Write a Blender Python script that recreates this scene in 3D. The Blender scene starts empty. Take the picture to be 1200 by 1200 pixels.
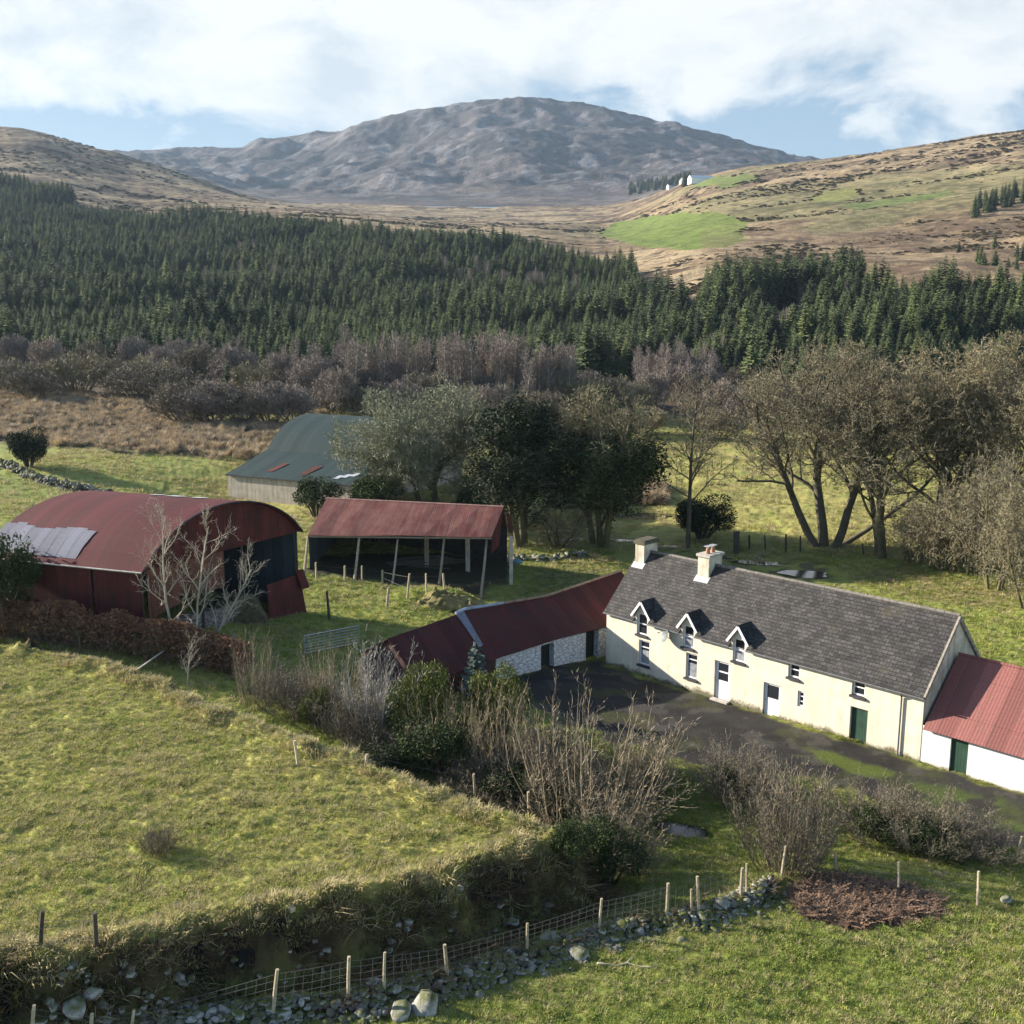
import bpy, math, random
import numpy as np
from mathutils import Vector, Matrix, Euler

# ------------------------------------------------------------------ basics
S = bpy.context.scene
C = S.collection
random.seed(11)
RG = np.random.default_rng(11)
F = 1250.0; PITCH = math.radians(10.9); CAMH = 24.0
CP, SP = math.cos(PITCH), math.sin(PITCH)
UP = Vector((0, 0, 1))

def ray(px, py):
    u = (px-600)/F; v = (py-600)/F
    return np.array([u, CP-v*SP, -SP-v*CP])
def P(px, py, z):
    d = ray(px, py); t = (z-CAMH)/d[2]
    return (d[0]*t, d[1]*t, z)
def mpp(p):
    return (p[1]*CP+(CAMH-p[2])*SP)/F

# ------------------------------------------------------------------ noise
def _h(ix, iy, s):
    n = (ix.astype(np.int64)*374761393 + iy.astype(np.int64)*668265263 + s*974634777) & 0xffffffff
    n = ((n ^ (n >> 13))*1274126177) & 0xffffffff
    n = ((n ^ (n >> 15))*2246822519) & 0xffffffff
    return ((n ^ (n >> 16)) & 0xffff)/65535.0
def vn(x, y, s=0):
    x = np.asarray(x, float); y = np.asarray(y, float)
    fx = np.floor(x); fy = np.floor(y); tx = x-fx; ty = y-fy
    tx = tx*tx*(3-2*tx); ty = ty*ty*(3-2*ty)
    a = _h(fx, fy, s); b = _h(fx+1, fy, s); c = _h(fx, fy+1, s); d = _h(fx+1, fy+1, s)
    return (a+(b-a)*tx)*(1-ty)+(c+(d-c)*tx)*ty
def fbm(x, y, s=0, o=4, g=0.5):
    r = 0; a = 1; t = 0; q = 1.0
    for i in range(o):
        r = r+a*(vn(x*q+i*17.3, y*q-i*9.1, s+i)*2-1); t += a; a *= g; q *= 2.03
    return r/t
def ridged(x, y, s=0, o=5):
    r = 0; a = 1; t = 0; q = 1.0
    for i in range(o):
        r = r+a*(1-np.abs(vn(x*q+i*7.7, y*q+i*3.1, s+i)*2-1)); t += a; a *= .5; q *= 2.1
    return r/t
def sm(a, b, x):
    t = np.clip((x-a)/(b-a), 0, 1); return t*t*(3-2*t)

# ------------------------------------------------------------------ terrain height
class MQ:                                   # smooth surface through control points
    def __init__(s, pts, c=4.0):
        p = np.array(pts, float); s.xy = p[:, :2]; s.c = c; n = len(p)
        K = np.sqrt(((s.xy[:, None]-s.xy[None])**2).sum(-1)+c*c)-np.eye(n)*0.3
        A = np.zeros((n+3, n+3)); A[:n, :n] = K; A[:n, n] = 1; A[:n, n+1:] = s.xy/50
        A[n:, :n] = A[:n, n:].T
        s.w = np.linalg.solve(A, np.concatenate([p[:, 2], [0, 0, 0]]))
    def __call__(s, x, y):
        x = np.asarray(x, float); y = np.asarray(y, float); sh = x.shape
        x = x.ravel(); y = y.ravel(); out = np.empty(len(x)); n = len(s.xy)
        for i in range(0, len(x), 40000):
            a = x[i:i+40000, None]; b = y[i:i+40000, None]
            K = np.sqrt((a-s.xy[:, 0])**2+(b-s.xy[:, 1])**2+s.c**2)
            out[i:i+40000] = K@s.w[:n]+s.w[n]+(a[:, 0]*s.w[n+1]+b[:, 0]*s.w[n+2])/50
        return out.reshape(sh)

FY = np.array([230, 300, 420, 560, 720, 900, 1150, 1400, 1700, 2200, 2800, 3400, 4000, 5000], float)
FC = np.array([-250, 0, 170, 340, 520, 620, 700, 850, 950, 1080, 1200, 1450], float)
FT = np.array([
 [452, 425, 372, 325, 285, 245, 205, 175, 150, 160, 190, 190, 190, 230],
 [452, 425, 378, 328, 280, 238, 206, 178, 149, 170, 185, 180, 178, 220],
 [452, 425, 380, 332, 290, 258, 237, 217, 189, 200, 195, 188, 182, 220],
 [452, 425, 382, 333, 288, 258, 247, 243, 242, 235, 225, 200, 166, 210],
 [455, 428, 385, 336, 290, 271, 262, 260, 256, 240, 215, 172, 134, 200],
 [455, 428, 385, 333, 292, 278, 268, 264, 258, 241, 210, 160, 119, 195],
 [456, 428, 385, 330, 298, 284, 272, 264, 255, 240, 212, 170, 134, 200],
 [462, 428, 350, 302, 278, 254, 228, 210, 201, 205, 200, 185, 170, 205],
 [466, 420, 345, 300, 270, 242, 212, 192, 190, 205, 205, 198, 191, 215],
 [468, 395, 335, 298, 262, 225, 190, 170, 177, 195, 205, 205, 205, 225],
 [468, 390, 330, 292, 250, 205, 165, 152, 164, 190, 205, 210, 215, 230],
 [468, 385, 320, 275, 228, 180, 140, 130, 140, 180, 205, 215, 220, 235]], float)
def _z(py, Y):
    v = (py-600)/F; return CAMH-Y*(SP+v*CP)/(CP-v*SP)
FZ = _z(FT, FY[None])
# resample along log-distance (monotone cubic) on a fine table
LY = np.linspace(math.log(230), math.log(5000), 160)
def pchip(x, y, q):
    h = np.diff(x); d = np.diff(y)/h; m = np.zeros(len(x))
    for i in range(1, len(x)-1):
        if d[i-1]*d[i] > 0:
            w1 = 2*h[i]+h[i-1]; w2 = h[i]+2*h[i-1]; m[i] = (w1+w2)/(w1/d[i-1]+w2/d[i])
    m[0] = d[0]; m[-1] = d[-1]
    k = np.clip(np.searchsorted(x, q)-1, 0, len(x)-2); t = (q-x[k])/h[k]
    return ((1+2*t)*(1-t)**2)*y[k]+t*(1-t)**2*h[k]*m[k]+t*t*(3-2*t)*y[k+1]+t*t*(t-1)*h[k]*m[k+1]
T1 = np.array([pchip(np.log(FY), FZ[i], LY) for i in range(len(FC))])
GC = np.linspace(-250, 1450, 120)
T2 = np.array([pchip(FC, T1[:, j], GC) for j in range(len(LY))]).T      # (col, Y)
def hfar(x, y):
    y = np.maximum(y, 1.0)
    c = np.clip((600+F*1.03*x/y+250)/1700*119, 0, 118.999); k = (np.log(np.clip(y, 230, 4999))-LY[0])/(LY[1]-LY[0])
    k = np.clip(k, 0, 158.999); ci = c.astype(int); ki = k.astype(int); a = c-ci; b = k-ki
    z = (T2[ci, ki]*(1-a)+T2[ci+1, ki]*a)*(1-b)+(T2[ci, ki+1]*(1-a)+T2[ci+1, ki+1]*a)*b
    return z

low = [(710,778,0),(1077,893,0),(1200,925,.1),(850,860,0),(700,840,0),(950,930,0),(1190,985,-.2),(583,797,.6),(650,775,.4),
 (800,970,-.6),(780,1010,-.5),(700,1060,-.2),(600,1100,.35),(480,1135,.9),(330,1170,1.2),(150,1210,1.6),(0,1240,1.5),(850,1015,-.2),(1000,990,-.2),(1150,1000,0),
 (880,1050,.6),(780,1085,1),(620,1125,1.3),(410,1190,1.6),(700,1150,1.3),(900,1150,1.2),(1100,1150,1.0),(1200,1080,.8),(1050,1050,.6),(1200,1200,1.3),(600,1250,1.6),(1200,1350,1.6),(300,1350,2),(-200,1300,2.4),
 (357,720,1.0),(140,745,2.5),(400,745,.9),(310,760,1.5),(0,722,3),(270,740,1.9),(415,677,1.05),(459,686,.6),(514,685,.6),(562,702,-.3),(599,682,-.1),(480,712,.7),(540,730,.2),
 (900,670,-.3),(1000,690,0),(1100,700,.3),(1190,720,.5),(960,640,0),(880,640,-.3),(750,605,-.5),(640,640,-.3),(650,600,0),(700,640,-.3),(268,582,1.7),(338,594,1.6),(512,588,2.4),(460,588,2.0),
 (150,545,4.6),(250,545,4),(0,600,4.2),(0,530,5.5),(100,515,5.2),(330,520,4.2),(0,465,7.5),(200,480,6),(330,500,5),(-150,560,5),(-200,640,4.5),
 (900,600,.5),(900,540,2),(760,560,1),(1100,600,1),(1200,620,1.2),(830,560,1.5),(1000,530,2.5),(1300,700,1),(1400,950,.3),(1300,560,3)]
CPTS = [P(a, b, z) for a, b, z in low]
for c in range(-150, 1401, 150):
    Y = 235.0; X = (c-600)/(F*1.03)*Y
    CPTS.append((X, Y, float(hfar(np.array([X]), np.array([Y]))[0])))
HL = MQ(CPTS)
fld = [(0,760,3.3),(150,790,3.0),(260,835,2.9),(350,870,2.8),(450,905,2.75),(560,945,2.7),(650,985,2.7),(540,1020,3.0),(450,1055,3.2),(340,1070,3.4),(240,1080,3.5),(110,1115,3.7),(0,1135,3.8),(300,950,3.2),(100,950,3.5),(-300,760,3.8),(-300,1180,4.4)]
HF = MQ([P(*q) for q in fld])
FPOLY = np.array([P(*q)[:2] for q in [(-500,735,3.8),(-100,745,3.5),(0,758,3.3),(80,772,3.2),(150,790,3.0),(200,812,2.95),(260,838,2.9),(350,872,2.8),(450,908,2.75),(560,948,2.7),(625,972,2.7),(662,985,2.7),(640,992,2.7),(600,1003,2.85),(540,1020,3.0),(500,1038,3.1),(450,1053,3.2),(400,1062,3.3),(340,1070,3.4),(240,1082,3.5),(170,1103,3.65),(110,1117,3.7),(0,1138,3.8),(-150,1165,4.0),(-500,1200,4.5)]])
def sdist(x, y, poly, closed=True):
    d = np.full(x.shape, 1e9); ins = np.zeros(x.shape, bool); n = len(poly)
    for i in range(n if closed else n-1):
        a = poly[i]; b = poly[(i+1) % n]; e = b-a
        t = np.clip(((x-a[0])*e[0]+(y-a[1])*e[1])/max(e@e, 1e-9), 0, 1)
        d = np.minimum(d, (x-a[0]-t*e[0])**2+(y-a[1]-t*e[1])**2)
        if closed and a[1] != b[1]:
            c = ((a[1] > y) != (b[1] > y)) & (x < (b[0]-a[0])*(y-a[1])/(b[1]-a[1])+a[0]); ins ^= c
    d = np.sqrt(d)
    return np.where(ins, d, -d) if closed else d
def fsd(x, y):
    s = sdist(x, y, FPOLY)
    return s+0.7*fbm(x*.5, y*.5, 5, 4)*np.exp(-(s/3)**2)
MOUND = [(P(505,700,.5), 2.6, .9), (P(540,706,.2), 1.6, .8)]
WLINE = np.array([P(*q)[:2] for q in [(60,1232,1.5), (180,1206,1.5), (260,1195,1.5), (330,1184,1.5), (408,1172,1.5), (470,1160,1.4), (525,1147,1.35), (580,1130,1.3), (620,1117,1.2), (665,1103,1.15), (700,1093,1.1), (745,1085,1.05), (785,1075,1), (830,1070,.9), (875,1050,.75), (905,1032,.6)]])
def wallridge(x, y):
    d = -sdist(x, y, WLINE, False) if False else sdist(x, y, WLINE, False)
    return .5*np.exp(-(d/.62)**2)*(.75+.5*fbm(x*.7, y*.7, 91, 3))
def H0(x, y):                               # ground height without fine detail
    x = np.asarray(x, float); y = np.asarray(y, float)
    z = hfar(x, y)
    m = y < 250
    if m.any():
        xm = x[m]; ym = y[m]
        zl = HL(xm, ym); s = fsd(xm, ym)
        w = sm(-1.9, .15, s)
        zn = np.where(w > 0, zl*(1-w)+HF(xm, ym)*w, zl)
        for c, r, h in MOUND:
            zn = zn+h*np.exp(-((xm-c[0])**2+(ym-c[1])**2*1.6)/r**2)
        w_ = ym < 60
        if w_.any(): zn[w_] = zn[w_]+wallridge(xm[w_], ym[w_])
        b = sm(190, 240, ym)
        z = z.copy(); z[m] = zn*(1-b)+z[m]*b
    return z
def hz(x, y):
    return float(H0(np.array([x]), np.array([y]))[0])
TS = np.exp(np.linspace(math.log(18), math.log(5500), 5000))
def at(px, py):                             # the ground point seen at a photo pixel
    d = ray(px, py)
    X = d[0]*TS; Y = d[1]*TS; Z = CAMH+d[2]*TS
    g = H0(X, Y); k = np.argmax(Z <= g)
    if k == 0: k = len(TS)-1
    a = Z[k-1]-g[k-1]; b = g[k]-Z[k]; t = TS[k-1]+(TS[k]-TS[k-1])*a/max(a+b, 1e-9)
    return Vector((d[0]*t, d[1]*t, CAMH+d[2]*t))
def atpoly(pts):
    return np.array([at(*q)[:2] for q in pts])

# ------------------------------------------------------------------ objects, tags
def tag(o, label=None, cat=None, group=None, kind=None):
    if label: o['label'] = label
    if cat: o['category'] = cat
    if group: o['group'] = group
    if kind: o['kind'] = kind
    return o
def empty(name, loc, rz=0, **k):
    o = bpy.data.objects.new(name, None); C.objects.link(o); o.empty_display_size = .3
    o.location = loc; o.rotation_euler = (0, 0, rz); return tag(o, **k)
def link(name, me, parent=None, loc=None, rot=None, scl=None):
    o = bpy.data.objects.new(name, me); C.objects.link(o)
    if parent: o.parent = parent
    if loc is not None: o.location = loc
    if rot is not None: o.rotation_euler = rot
    if scl is not None: o.scale = scl
    return o
def set_uv(me):
    nf = len(me.polygons); nl = len(me.loops)
    if nl == 0: return
    co = np.empty(len(me.vertices)*3); me.vertices.foreach_get('co', co); co = co.reshape(-1, 3)
    no = np.empty(nf*3); me.polygons.foreach_get('normal', no); no = no.reshape(-1, 3)
    lt = np.empty(nf, int); me.polygons.foreach_get('loop_total', lt)
    vi = np.empty(nl, int); me.loops.foreach_get('vertex_index', vi)
    t = np.stack([-no[:, 1], no[:, 0], 0*no[:, 0]], 1); l = np.linalg.norm(t, axis=1)
    t[l < 1e-3] = (1, 0, 0); l[l < 1e-3] = 1; t /= l[:, None]
    # keep one sign so that stripes agree across a building
    sg = np.where(np.abs(t[:, 0]) > np.abs(t[:, 1]), np.sign(t[:, 0]), np.sign(t[:, 1])); t *= sg[:, None]
    b = np.cross(no, t); f = np.repeat(np.arange(nf), lt); p = co[vi]
    uv = np.stack([(p*t[f]).sum(1), (p*b[f]).sum(1)], 1)
    ul = me.uv_layers.new(name='UVMap'); ul.data.foreach_set('uv', uv.ravel())
def npmesh(name, V, faces, mat=None, smooth=False):
    """faces: list of (n,k) integer arrays"""
    me = bpy.data.meshes.new(name); V = np.asarray(V, float)
    me.vertices.add(len(V)); me.vertices.foreach_set('co', V.ravel())
    nl = sum(f.size for f in faces); nf = sum(len(f) for f in faces)
    me.loops.add(nl); me.polygons.add(nf)
    me.loops.foreach_set('vertex_index', np.concatenate([f.ravel() for f in faces]).astype(np.int32))
    tot = np.concatenate([np.full(len(f), f.shape[1]) for f in faces])
    st = np.concatenate([[0], np.cumsum(tot)[:-1]])
    me.polygons.foreach_set('loop_start', st.astype(np.int32))
    if smooth: me.polygons.foreach_set('use_smooth', np.ones(nf, bool))
    me.update(calc_edges=True)
    if mat: me.materials.append(mat)
    return me
class MB:
    def __init__(s): s.v = []; s.f = []
    def poly(s, *p):
        i = len(s.v); s.v += [tuple(q) for q in p]; s.f.append(tuple(range(i, i+len(p))))
    def box(s, x0, x1, y0, y1, z0, z1):
        i = len(s.v)
        s.v += [(x0,y0,z0),(x1,y0,z0),(x1,y1,z0),(x0,y1,z0),(x0,y0,z1),(x1,y0,z1),(x1,y1,z1),(x0,y1,z1)]
        s.f += [tuple(i+k for k in q) for q in ((0,3,2,1),(4,5,6,7),(0,1,5,4),(1,2,6,5),(2,3,7,6),(3,0,4,7))]
    def slab(s, quad, th):                  # a sheet with thickness along its normal (downwards)
        q = [Vector(p) for p in quad]; n = (q[1]-q[0]).cross(q[-1]-q[0]).normalized()*th
        i = len(s.v); k = len(q)
        s.v += [tuple(p) for p in q]+[tuple(p-n) for p in q]
        s.f.append(tuple(range(i, i+k))); s.f.append(tuple(range(i+2*k-1, i+k-1, -1)))
        for a in range(k):
            b = (a+1) % k; s.f.append((i+a, i+k+a, i+k+b, i+b))
    def tube(s, pts, rad, n=6, cap=True):
        pts = [Vector(p) for p in pts]; i0 = len(s.v)
        if not hasattr(rad, '__len__'): rad = [rad]*len(pts)
        d0 = (pts[1]-pts[0]).normalized(); a = d0.orthogonal().normalized()
        for k, p in enumerate(pts):
            d = (pts[min(k+1, len(pts)-1)]-pts[max(k-1, 0)]).normalized()
            a = (a-d*a.dot(d)); a = a.normalized() if a.length > 1e-6 else d.orthogonal().normalized()
            b = d.cross(a)
            for j in range(n):
                t = 2*math.pi*j/n; q = p+(a*math.cos(t)+b*math.sin(t))*rad[k]; s.v.append((q.x, q.y, q.z))
        for k in range(len(pts)-1):
            for j in range(n):
                u = i0+k*n; w = (j+1) % n; s.f.append((u+j, u+w, u+n+w, u+n+j))
        if cap:
            s.f.append(tuple(i0+j for j in range(n-1, -1, -1))); e = i0+(len(pts)-1)*n
            s.f.append(tuple(e+j for j in range(n)))
    def bar(s, a, b, w, h=None):            # rectangular bar
        a = Vector(a); b = Vector(b); d = (b-a).normalized(); h = h or w
        x = d.cross(UP); x = x.normalized() if x.length > 1e-4 else Vector((1, 0, 0)); y = x.cross(d)
        i = len(s.v)
        for p in (a, b):
            for sx, sy in ((-1,-1),(1,-1),(1,1),(-1,1)): s.v.append(tuple(p+x*sx*w/2+y*sy*h/2))
        s.f += [tuple(i+k for k in q) for q in ((0,3,2,1),(4,5,6,7),(0,1,5,4),(1,2,6,5),(2,3,7,6),(3,0,4,7))]
    def mesh(s, name, mat, smooth=False):
        me = bpy.data.meshes.new(name); me.from_pydata(s.v, [], s.f); me.update(); me.materials.append(mat)
        set_uv(me)
        if smooth: me.polygons.foreach_set('use_smooth', np.ones(len(me.polygons), bool))
        return me
    def build(s, name, mat, parent=None, smooth=False, **k):
        return link(name, s.mesh(name, mat, smooth), parent, **k)

# ------------------------------------------------------------------ materials
def newmat(name, rough=.9):
    m = bpy.data.materials.new(name); m.use_nodes = True
    nt = m.node_tree; b = nt.nodes['Principled BSDF']; b.inputs['Roughness'].default_value = rough
    b.inputs['Specular IOR Level'].default_value = .25
    return m, nt, b
def N(nt, t, **k):
    n = nt.nodes.new(t)
    for a, v in k.items():
        if a[0] == '_': n.inputs[a[1:]].default_value = v
        else: setattr(n, a, v)
    return n
def ramp(nt, stops, fac=None):
    r = nt.nodes.new('ShaderNodeValToRGB'); e = r.color_ramp.elements
    while len(e) < len(stops): e.new(.5)
    for i, (p, c) in enumerate(stops):
        e[i].position = p; e[i].color = (c[0], c[1], c[2], 1) if hasattr(c, '__len__') else (c, c, c, 1)
    if fac: nt.links.new(fac, r.inputs[0])
    return r
def mixc(nt, a, b, fac, mode='MIX'):
    n = nt.nodes.new('ShaderNodeMix'); n.data_type = 'RGBA'; n.blend_type = mode
    for s, v in ((n.inputs[6], a), (n.inputs[7], b)):
        if hasattr(v, 'links'): nt.links.new(v, s)
        else: s.default_value = (v[0], v[1], v[2], 1)
    if hasattr(fac, 'links'): nt.links.new(fac, n.inputs[0])
    else: n.inputs[0].default_value = fac
    return n.outputs[2]
def mth(nt, op, a, b=0.0, clamp=False):
    n = nt.nodes.new('ShaderNodeMath'); n.operation = op; n.use_clamp = clamp
    for i, v in enumerate((a, b)):
        if hasattr(v, 'links'): nt.links.new(v, n.inputs[i])
        else: n.inputs[i].default_value = v
    return n.outputs[0]
def coord(nt, kind, scale=(1, 1, 1)):
    t = nt.nodes.new('ShaderNodeTexCoord'); m = nt.nodes.new('ShaderNodeMapping'); m.inputs['Scale'].default_value = scale
    nt.links.new(t.outputs[kind], m.inputs['Vector']); return m.outputs[0]
def noise(nt, co, scale, detail=4, rough=.55):
    n = nt.nodes.new('ShaderNodeTexNoise'); n.inputs['Scale'].default_value = scale
    n.inputs['Detail'].default_value = detail; n.inputs['Roughness'].default_value = rough
    nt.links.new(co, n.inputs['Vector']); return n.outputs[0]
def bump(nt, b, h, strength=.4, dist=.05):
    n = nt.nodes.new('ShaderNodeBump'); n.inputs['Strength'].default_value = strength; n.inputs['Distance'].default_value = dist
    nt.links.new(h, n.inputs['Height']); nt.links.new(n.outputs[0], b.inputs['Normal'])
def flat(name, col, rough=.8, var=.25, scale=3.0, kind='Object', rnd=0.0, bmp=0.0, metal=0, spec=None):
    m, nt, b = newmat(name, rough); co = coord(nt, kind)
    n = noise(nt, co, scale, 5)
    lo = tuple(c*(1-var) for c in col); hi = tuple(min(1, c*(1+var)) for c in col)
    out = ramp(nt, [(.3, lo), (.7, hi)], n).outputs[0]
    if rnd:
        oi = nt.nodes.new('ShaderNodeObjectInfo')
        r = ramp(nt, [(0, 1-rnd), (1, 1+rnd)], oi.outputs['Random']).outputs[0]
        out = mixc(nt, out, r, 1.0, 'MULTIPLY')
    nt.links.new(out, b.inputs['Base Color']); b.inputs['Metallic'].default_value = metal
    if spec is not None: b.inputs['Specular IOR Level'].default_value = spec
    if bmp: bump(nt, b, n, bmp, .03)
    return m
def leafmat(name, c0, c1, rnd=.25, rough=.7, trans=0.0, spec=.3):
    """foliage or twigs: colour differs from clump to clump and from plant to plant"""
    m, nt, b = newmat(name, rough); b.inputs['Specular IOR Level'].default_value = spec
    co = coord(nt, 'Object'); n = noise(nt, co, 1.3, 3)
    out = ramp(nt, [(.3, c0), (.7, c1)], n).outputs[0]
    oi = nt.nodes.new('ShaderNodeObjectInfo')
    r = ramp(nt, [(0, (1-rnd, 1-rnd, 1-rnd*.8)), (.5, (1, 1, 1)), (1, (1+rnd, 1+rnd*.85, 1+rnd*.5))], oi.outputs['Random']).outputs[0]
    out = mixc(nt, out, r, 1.0, 'MULTIPLY'); nt.links.new(out, b.inputs['Base Color'])
    if trans:
        tr = nt.nodes.new('ShaderNodeBsdfTranslucent'); nt.links.new(out, tr.inputs[0])
        mx = nt.nodes.new('ShaderNodeMixShader'); mx.inputs[0].default_value = trans
        nt.links.new(b.outputs[0], mx.inputs[1]); nt.links.new(tr.outputs[0], mx.inputs[2])
        nt.links.new(mx.outputs[0], nt.nodes['Material Output'].inputs[0])
    return m
def tin(name, paint, rust, rustamt=.5, rough=.8, lap=.0):
    """corrugated iron sheets: pitch bump, sheet laps, rust streaks running down the slope"""
    m, nt, b = newmat(name, rough)
    uv = coord(nt, 'UV'); st = coord(nt, 'UV', (1.6, .22, 1)); sp = N(nt, 'ShaderNodeSeparateXYZ'); nt.links.new(uv, sp.inputs[0])
    n1 = noise(nt, st, 1.5, 6, .65); n2 = noise(nt, uv, .7, 5, .6); n3 = noise(nt, uv, 9, 3, .6)
    mk = ramp(nt, [(.62-rustamt*.3, 0), (.82-rustamt*.3, 1)], mth(nt, 'ADD', mth(nt, 'MULTIPLY', n1, .6), mth(nt, 'MULTIPLY', n2, .4))).outputs[0]
    c = mixc(nt, paint, rust, mk)
    sheet = N(nt, 'ShaderNodeTexWhiteNoise', noise_dimensions='1D')
    nt.links.new(mth(nt, 'FLOOR', mth(nt, 'MULTIPLY', sp.outputs[0], 1/.85)), sheet.inputs['W'])
    c = mixc(nt, c, ramp(nt, [(0, .78), (1, 1.12)], sheet.outputs[0]).outputs[0], 1, 'MULTIPLY')
    c = mixc(nt, c, ramp(nt, [(.35, .75), (.65, 1.1)], n3).outputs[0], .7, 'MULTIPLY')
    fr = mth(nt, 'FRACT', mth(nt, 'MULTIPLY', sp.outputs[0], 1/.85))
    seam = ramp(nt, [(0, .45), (.07, 1), (1, 1)], fr).outputs[0]
    fr2 = mth(nt, 'FRACT', mth(nt, 'MULTIPLY', sp.outputs[1], 1/2.4))
    seam2 = ramp(nt, [(0, .6), (.025, 1), (1, 1)], fr2).outputs[0]
    c = mixc(nt, c, seam, .8, 'MULTIPLY'); c = mixc(nt, c, seam2, .8, 'MULTIPLY')
    nt.links.new(c, b.inputs['Base Color'])
    w = mth(nt, 'SINE', mth(nt, 'MULTIPLY', sp.outputs[0], 2*math.pi/.17))
    bump(nt, b, w, .16, .03); b.inputs['Specular IOR Level'].default_value = .18
    return m

# ------------------------------------------------------------------ ground sheets
def soft(x, y, poly, w):                    # 1 inside a world polygon, soft ragged edge of width w
    lo = poly.min(0)-w*2; hi = poly.max(0)+w*2
    m = (x > lo[0]) & (x < hi[0]) & (y > lo[1]) & (y < hi[1])
    out = np.zeros(x.shape)
    if m.any():
        s = sdist(x[m], y[m], poly)+fbm(x[m]/w*.7, y[m]/w*.7, 31, 3)*w*.9
        out[m] = sm(-w*.5, w*.5, s)
    return out
def blend(col, c, w):
    c = np.asarray(c, float); return col*(1-w[:, None])+c*w[:, None]

POLY = {k: atpoly(v) for k, v in dict(
    yard=[(560,800),(583,799),(650,777),(708,772),(712,780),(1077,895),(1200,930),(1300,960),(1300,1040),(1200,1000),(1100,962),(960,915),(860,900),(770,890),(700,860),(640,840)],
    verge=[(830,850),(900,868),(960,878),(1060,910),(1200,950),(1200,975),(1090,938),(1020,912),(950,890),(850,866)],
    moss=[(945,878),(975,880),(1040,905),(1035,916),(985,902),(950,890)],
    rear=[(640,660),(700,655),(720,690),(600,700)],
    track=[(640,626),(740,632),(830,640),(930,655),(985,668),(1010,690),(960,690),(880,668),(760,648),(640,640)],
    litter=[(1000,672),(1060,664),(1180,690),(1180,720),(1080,705),(1010,690)],
    bracken=[(925,1050),(955,1030),(1010,1032),(1060,1042),(1105,1060),(1090,1078),(1040,1085),(985,1088),(945,1075)],
    bog=[(-200,455),(0,458),(90,458),(180,478),(240,495),(330,497),(380,480),(330,532),(250,537),(160,532),(60,524),(0,518),(-200,500)],
    shed=[(358,672),(415,678),(460,684),(562,700),(600,682),(600,650),(370,650)],
    reeds=[(640,575),(720,560),(780,572),(775,590),(650,595)],
).items()}
HILLP = {k: atpoly(v) for k, v in dict(
    a=[(700,272),(722,262),(760,254),(800,250),(866,256),(880,262),(868,272),(876,284),(846,292),(800,297),(750,291),(716,281)],
    b=[(948,233),(966,224),(1003,220),(1010,228),(990,237),(952,240)],
    c=[(985,242),(1040,232),(1112,225),(1120,230),(1070,238),(1005,247)],
    d=[(808,214),(850,207),(886,205),(890,210),(850,219),(815,221)],
    e=[(930,268),(1000,252),(1060,250),(1040,262),(960,276)],
).items()}
def grid(r0, r1, rows, th):
    r = np.exp(np.linspace(math.log(r0), math.log(r1), rows))
    R, T = np.meshgrid(r, th, indexing='ij'); x = R*np.sin(T); y = R*np.cos(T)
    n = len(th); i = (np.arange(rows-1)[:, None]*n+np.arange(n-1)[None]).ravel()
    return x.ravel(), y.ravel(), np.stack([i, i+1, i+n+1, i+n], 1)
def sheet(name, x, y, z, q, col, mat, label=None):
    me = npmesh(name, np.stack([x, y, z], 1), [q], mat, True)
    a = me.color_attributes.new('Col', 'FLOAT_COLOR', 'POINT')
    a.data.foreach_set('color', np.concatenate([np.clip(col, .004, .9), np.ones((len(x), 1))], 1).astype(np.float32).ravel())
    return tag(link(name, me), kind='structure')
def groundmat(name, sc, st, dist, rough=.95, lo=.6, hi=1.4):
    m, nt, b = newmat(name, rough); a = N(nt, 'ShaderNodeVertexColor', layer_name='Col')
    co = coord(nt, 'Object'); n = noise(nt, co, sc, 6, .65); n2 = noise(nt, co, sc*5.3, 3, .6)
    c = mixc(nt, a.outputs[0], ramp(nt, [(.3, lo), (.7, hi)], n).outputs[0], 1, 'MULTIPLY')
    c = mixc(nt, c, ramp(nt, [(.3, .8), (.7, 1.2)], n2).outputs[0], 1, 'MULTIPLY')
    nt.links.new(c, b.inputs['Base Color']); b.inputs['Specular IOR Level'].default_value = .15
    bump(nt, b, mth(nt, 'ADD', n, mth(nt, 'MULTIPLY', n2, .4)), st, dist); return m

D = math.radians
PUD = []
for px, rx, ry, rz, dz in [((798,972),1.5,.55,-.5,.0), ((812,980),.55,.22,-.4,.0), ((752,604),4.2,1.6,0,.0), ((700,632),3.5,.9,-.1,.0), ((640,622),2.4,.6,0,.0),
        ((888,659),2.6,.8,-.2,.0), ((942,672),2.5,1.2,-.3,.0), ((850,652),1.2,.5,-.2,.0), ((775,640),2.2,.6,0,.0), ((1068,1046),.5,.2,0,.0)]:
    c = at(*px); PUD.append((c.x, c.y, c.z, rx, ry, rz))
def pudmask(x, y, a=1.2, b=1.6):
    out = np.zeros(x.shape); lev = np.zeros(x.shape)
    for cx, cy, cz, rx, ry, rz in PUD:
        dx = (x-cx)*math.cos(rz)+(y-cy)*math.sin(rz); dy = -(x-cx)*math.sin(rz)+(y-cy)*math.cos(rz)
        w = sm(b, a, np.sqrt((dx/rx)**2+(dy/ry)**2)); k = w > out; out = np.where(k, w, out); lev = np.where(k, cz, lev)
    return out, lev
th = np.concatenate([np.linspace(D(-50), D(-29), 40)[:-1], np.linspace(D(-29), D(29), 800), np.linspace(D(29), D(50), 40)[1:]])
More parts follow.
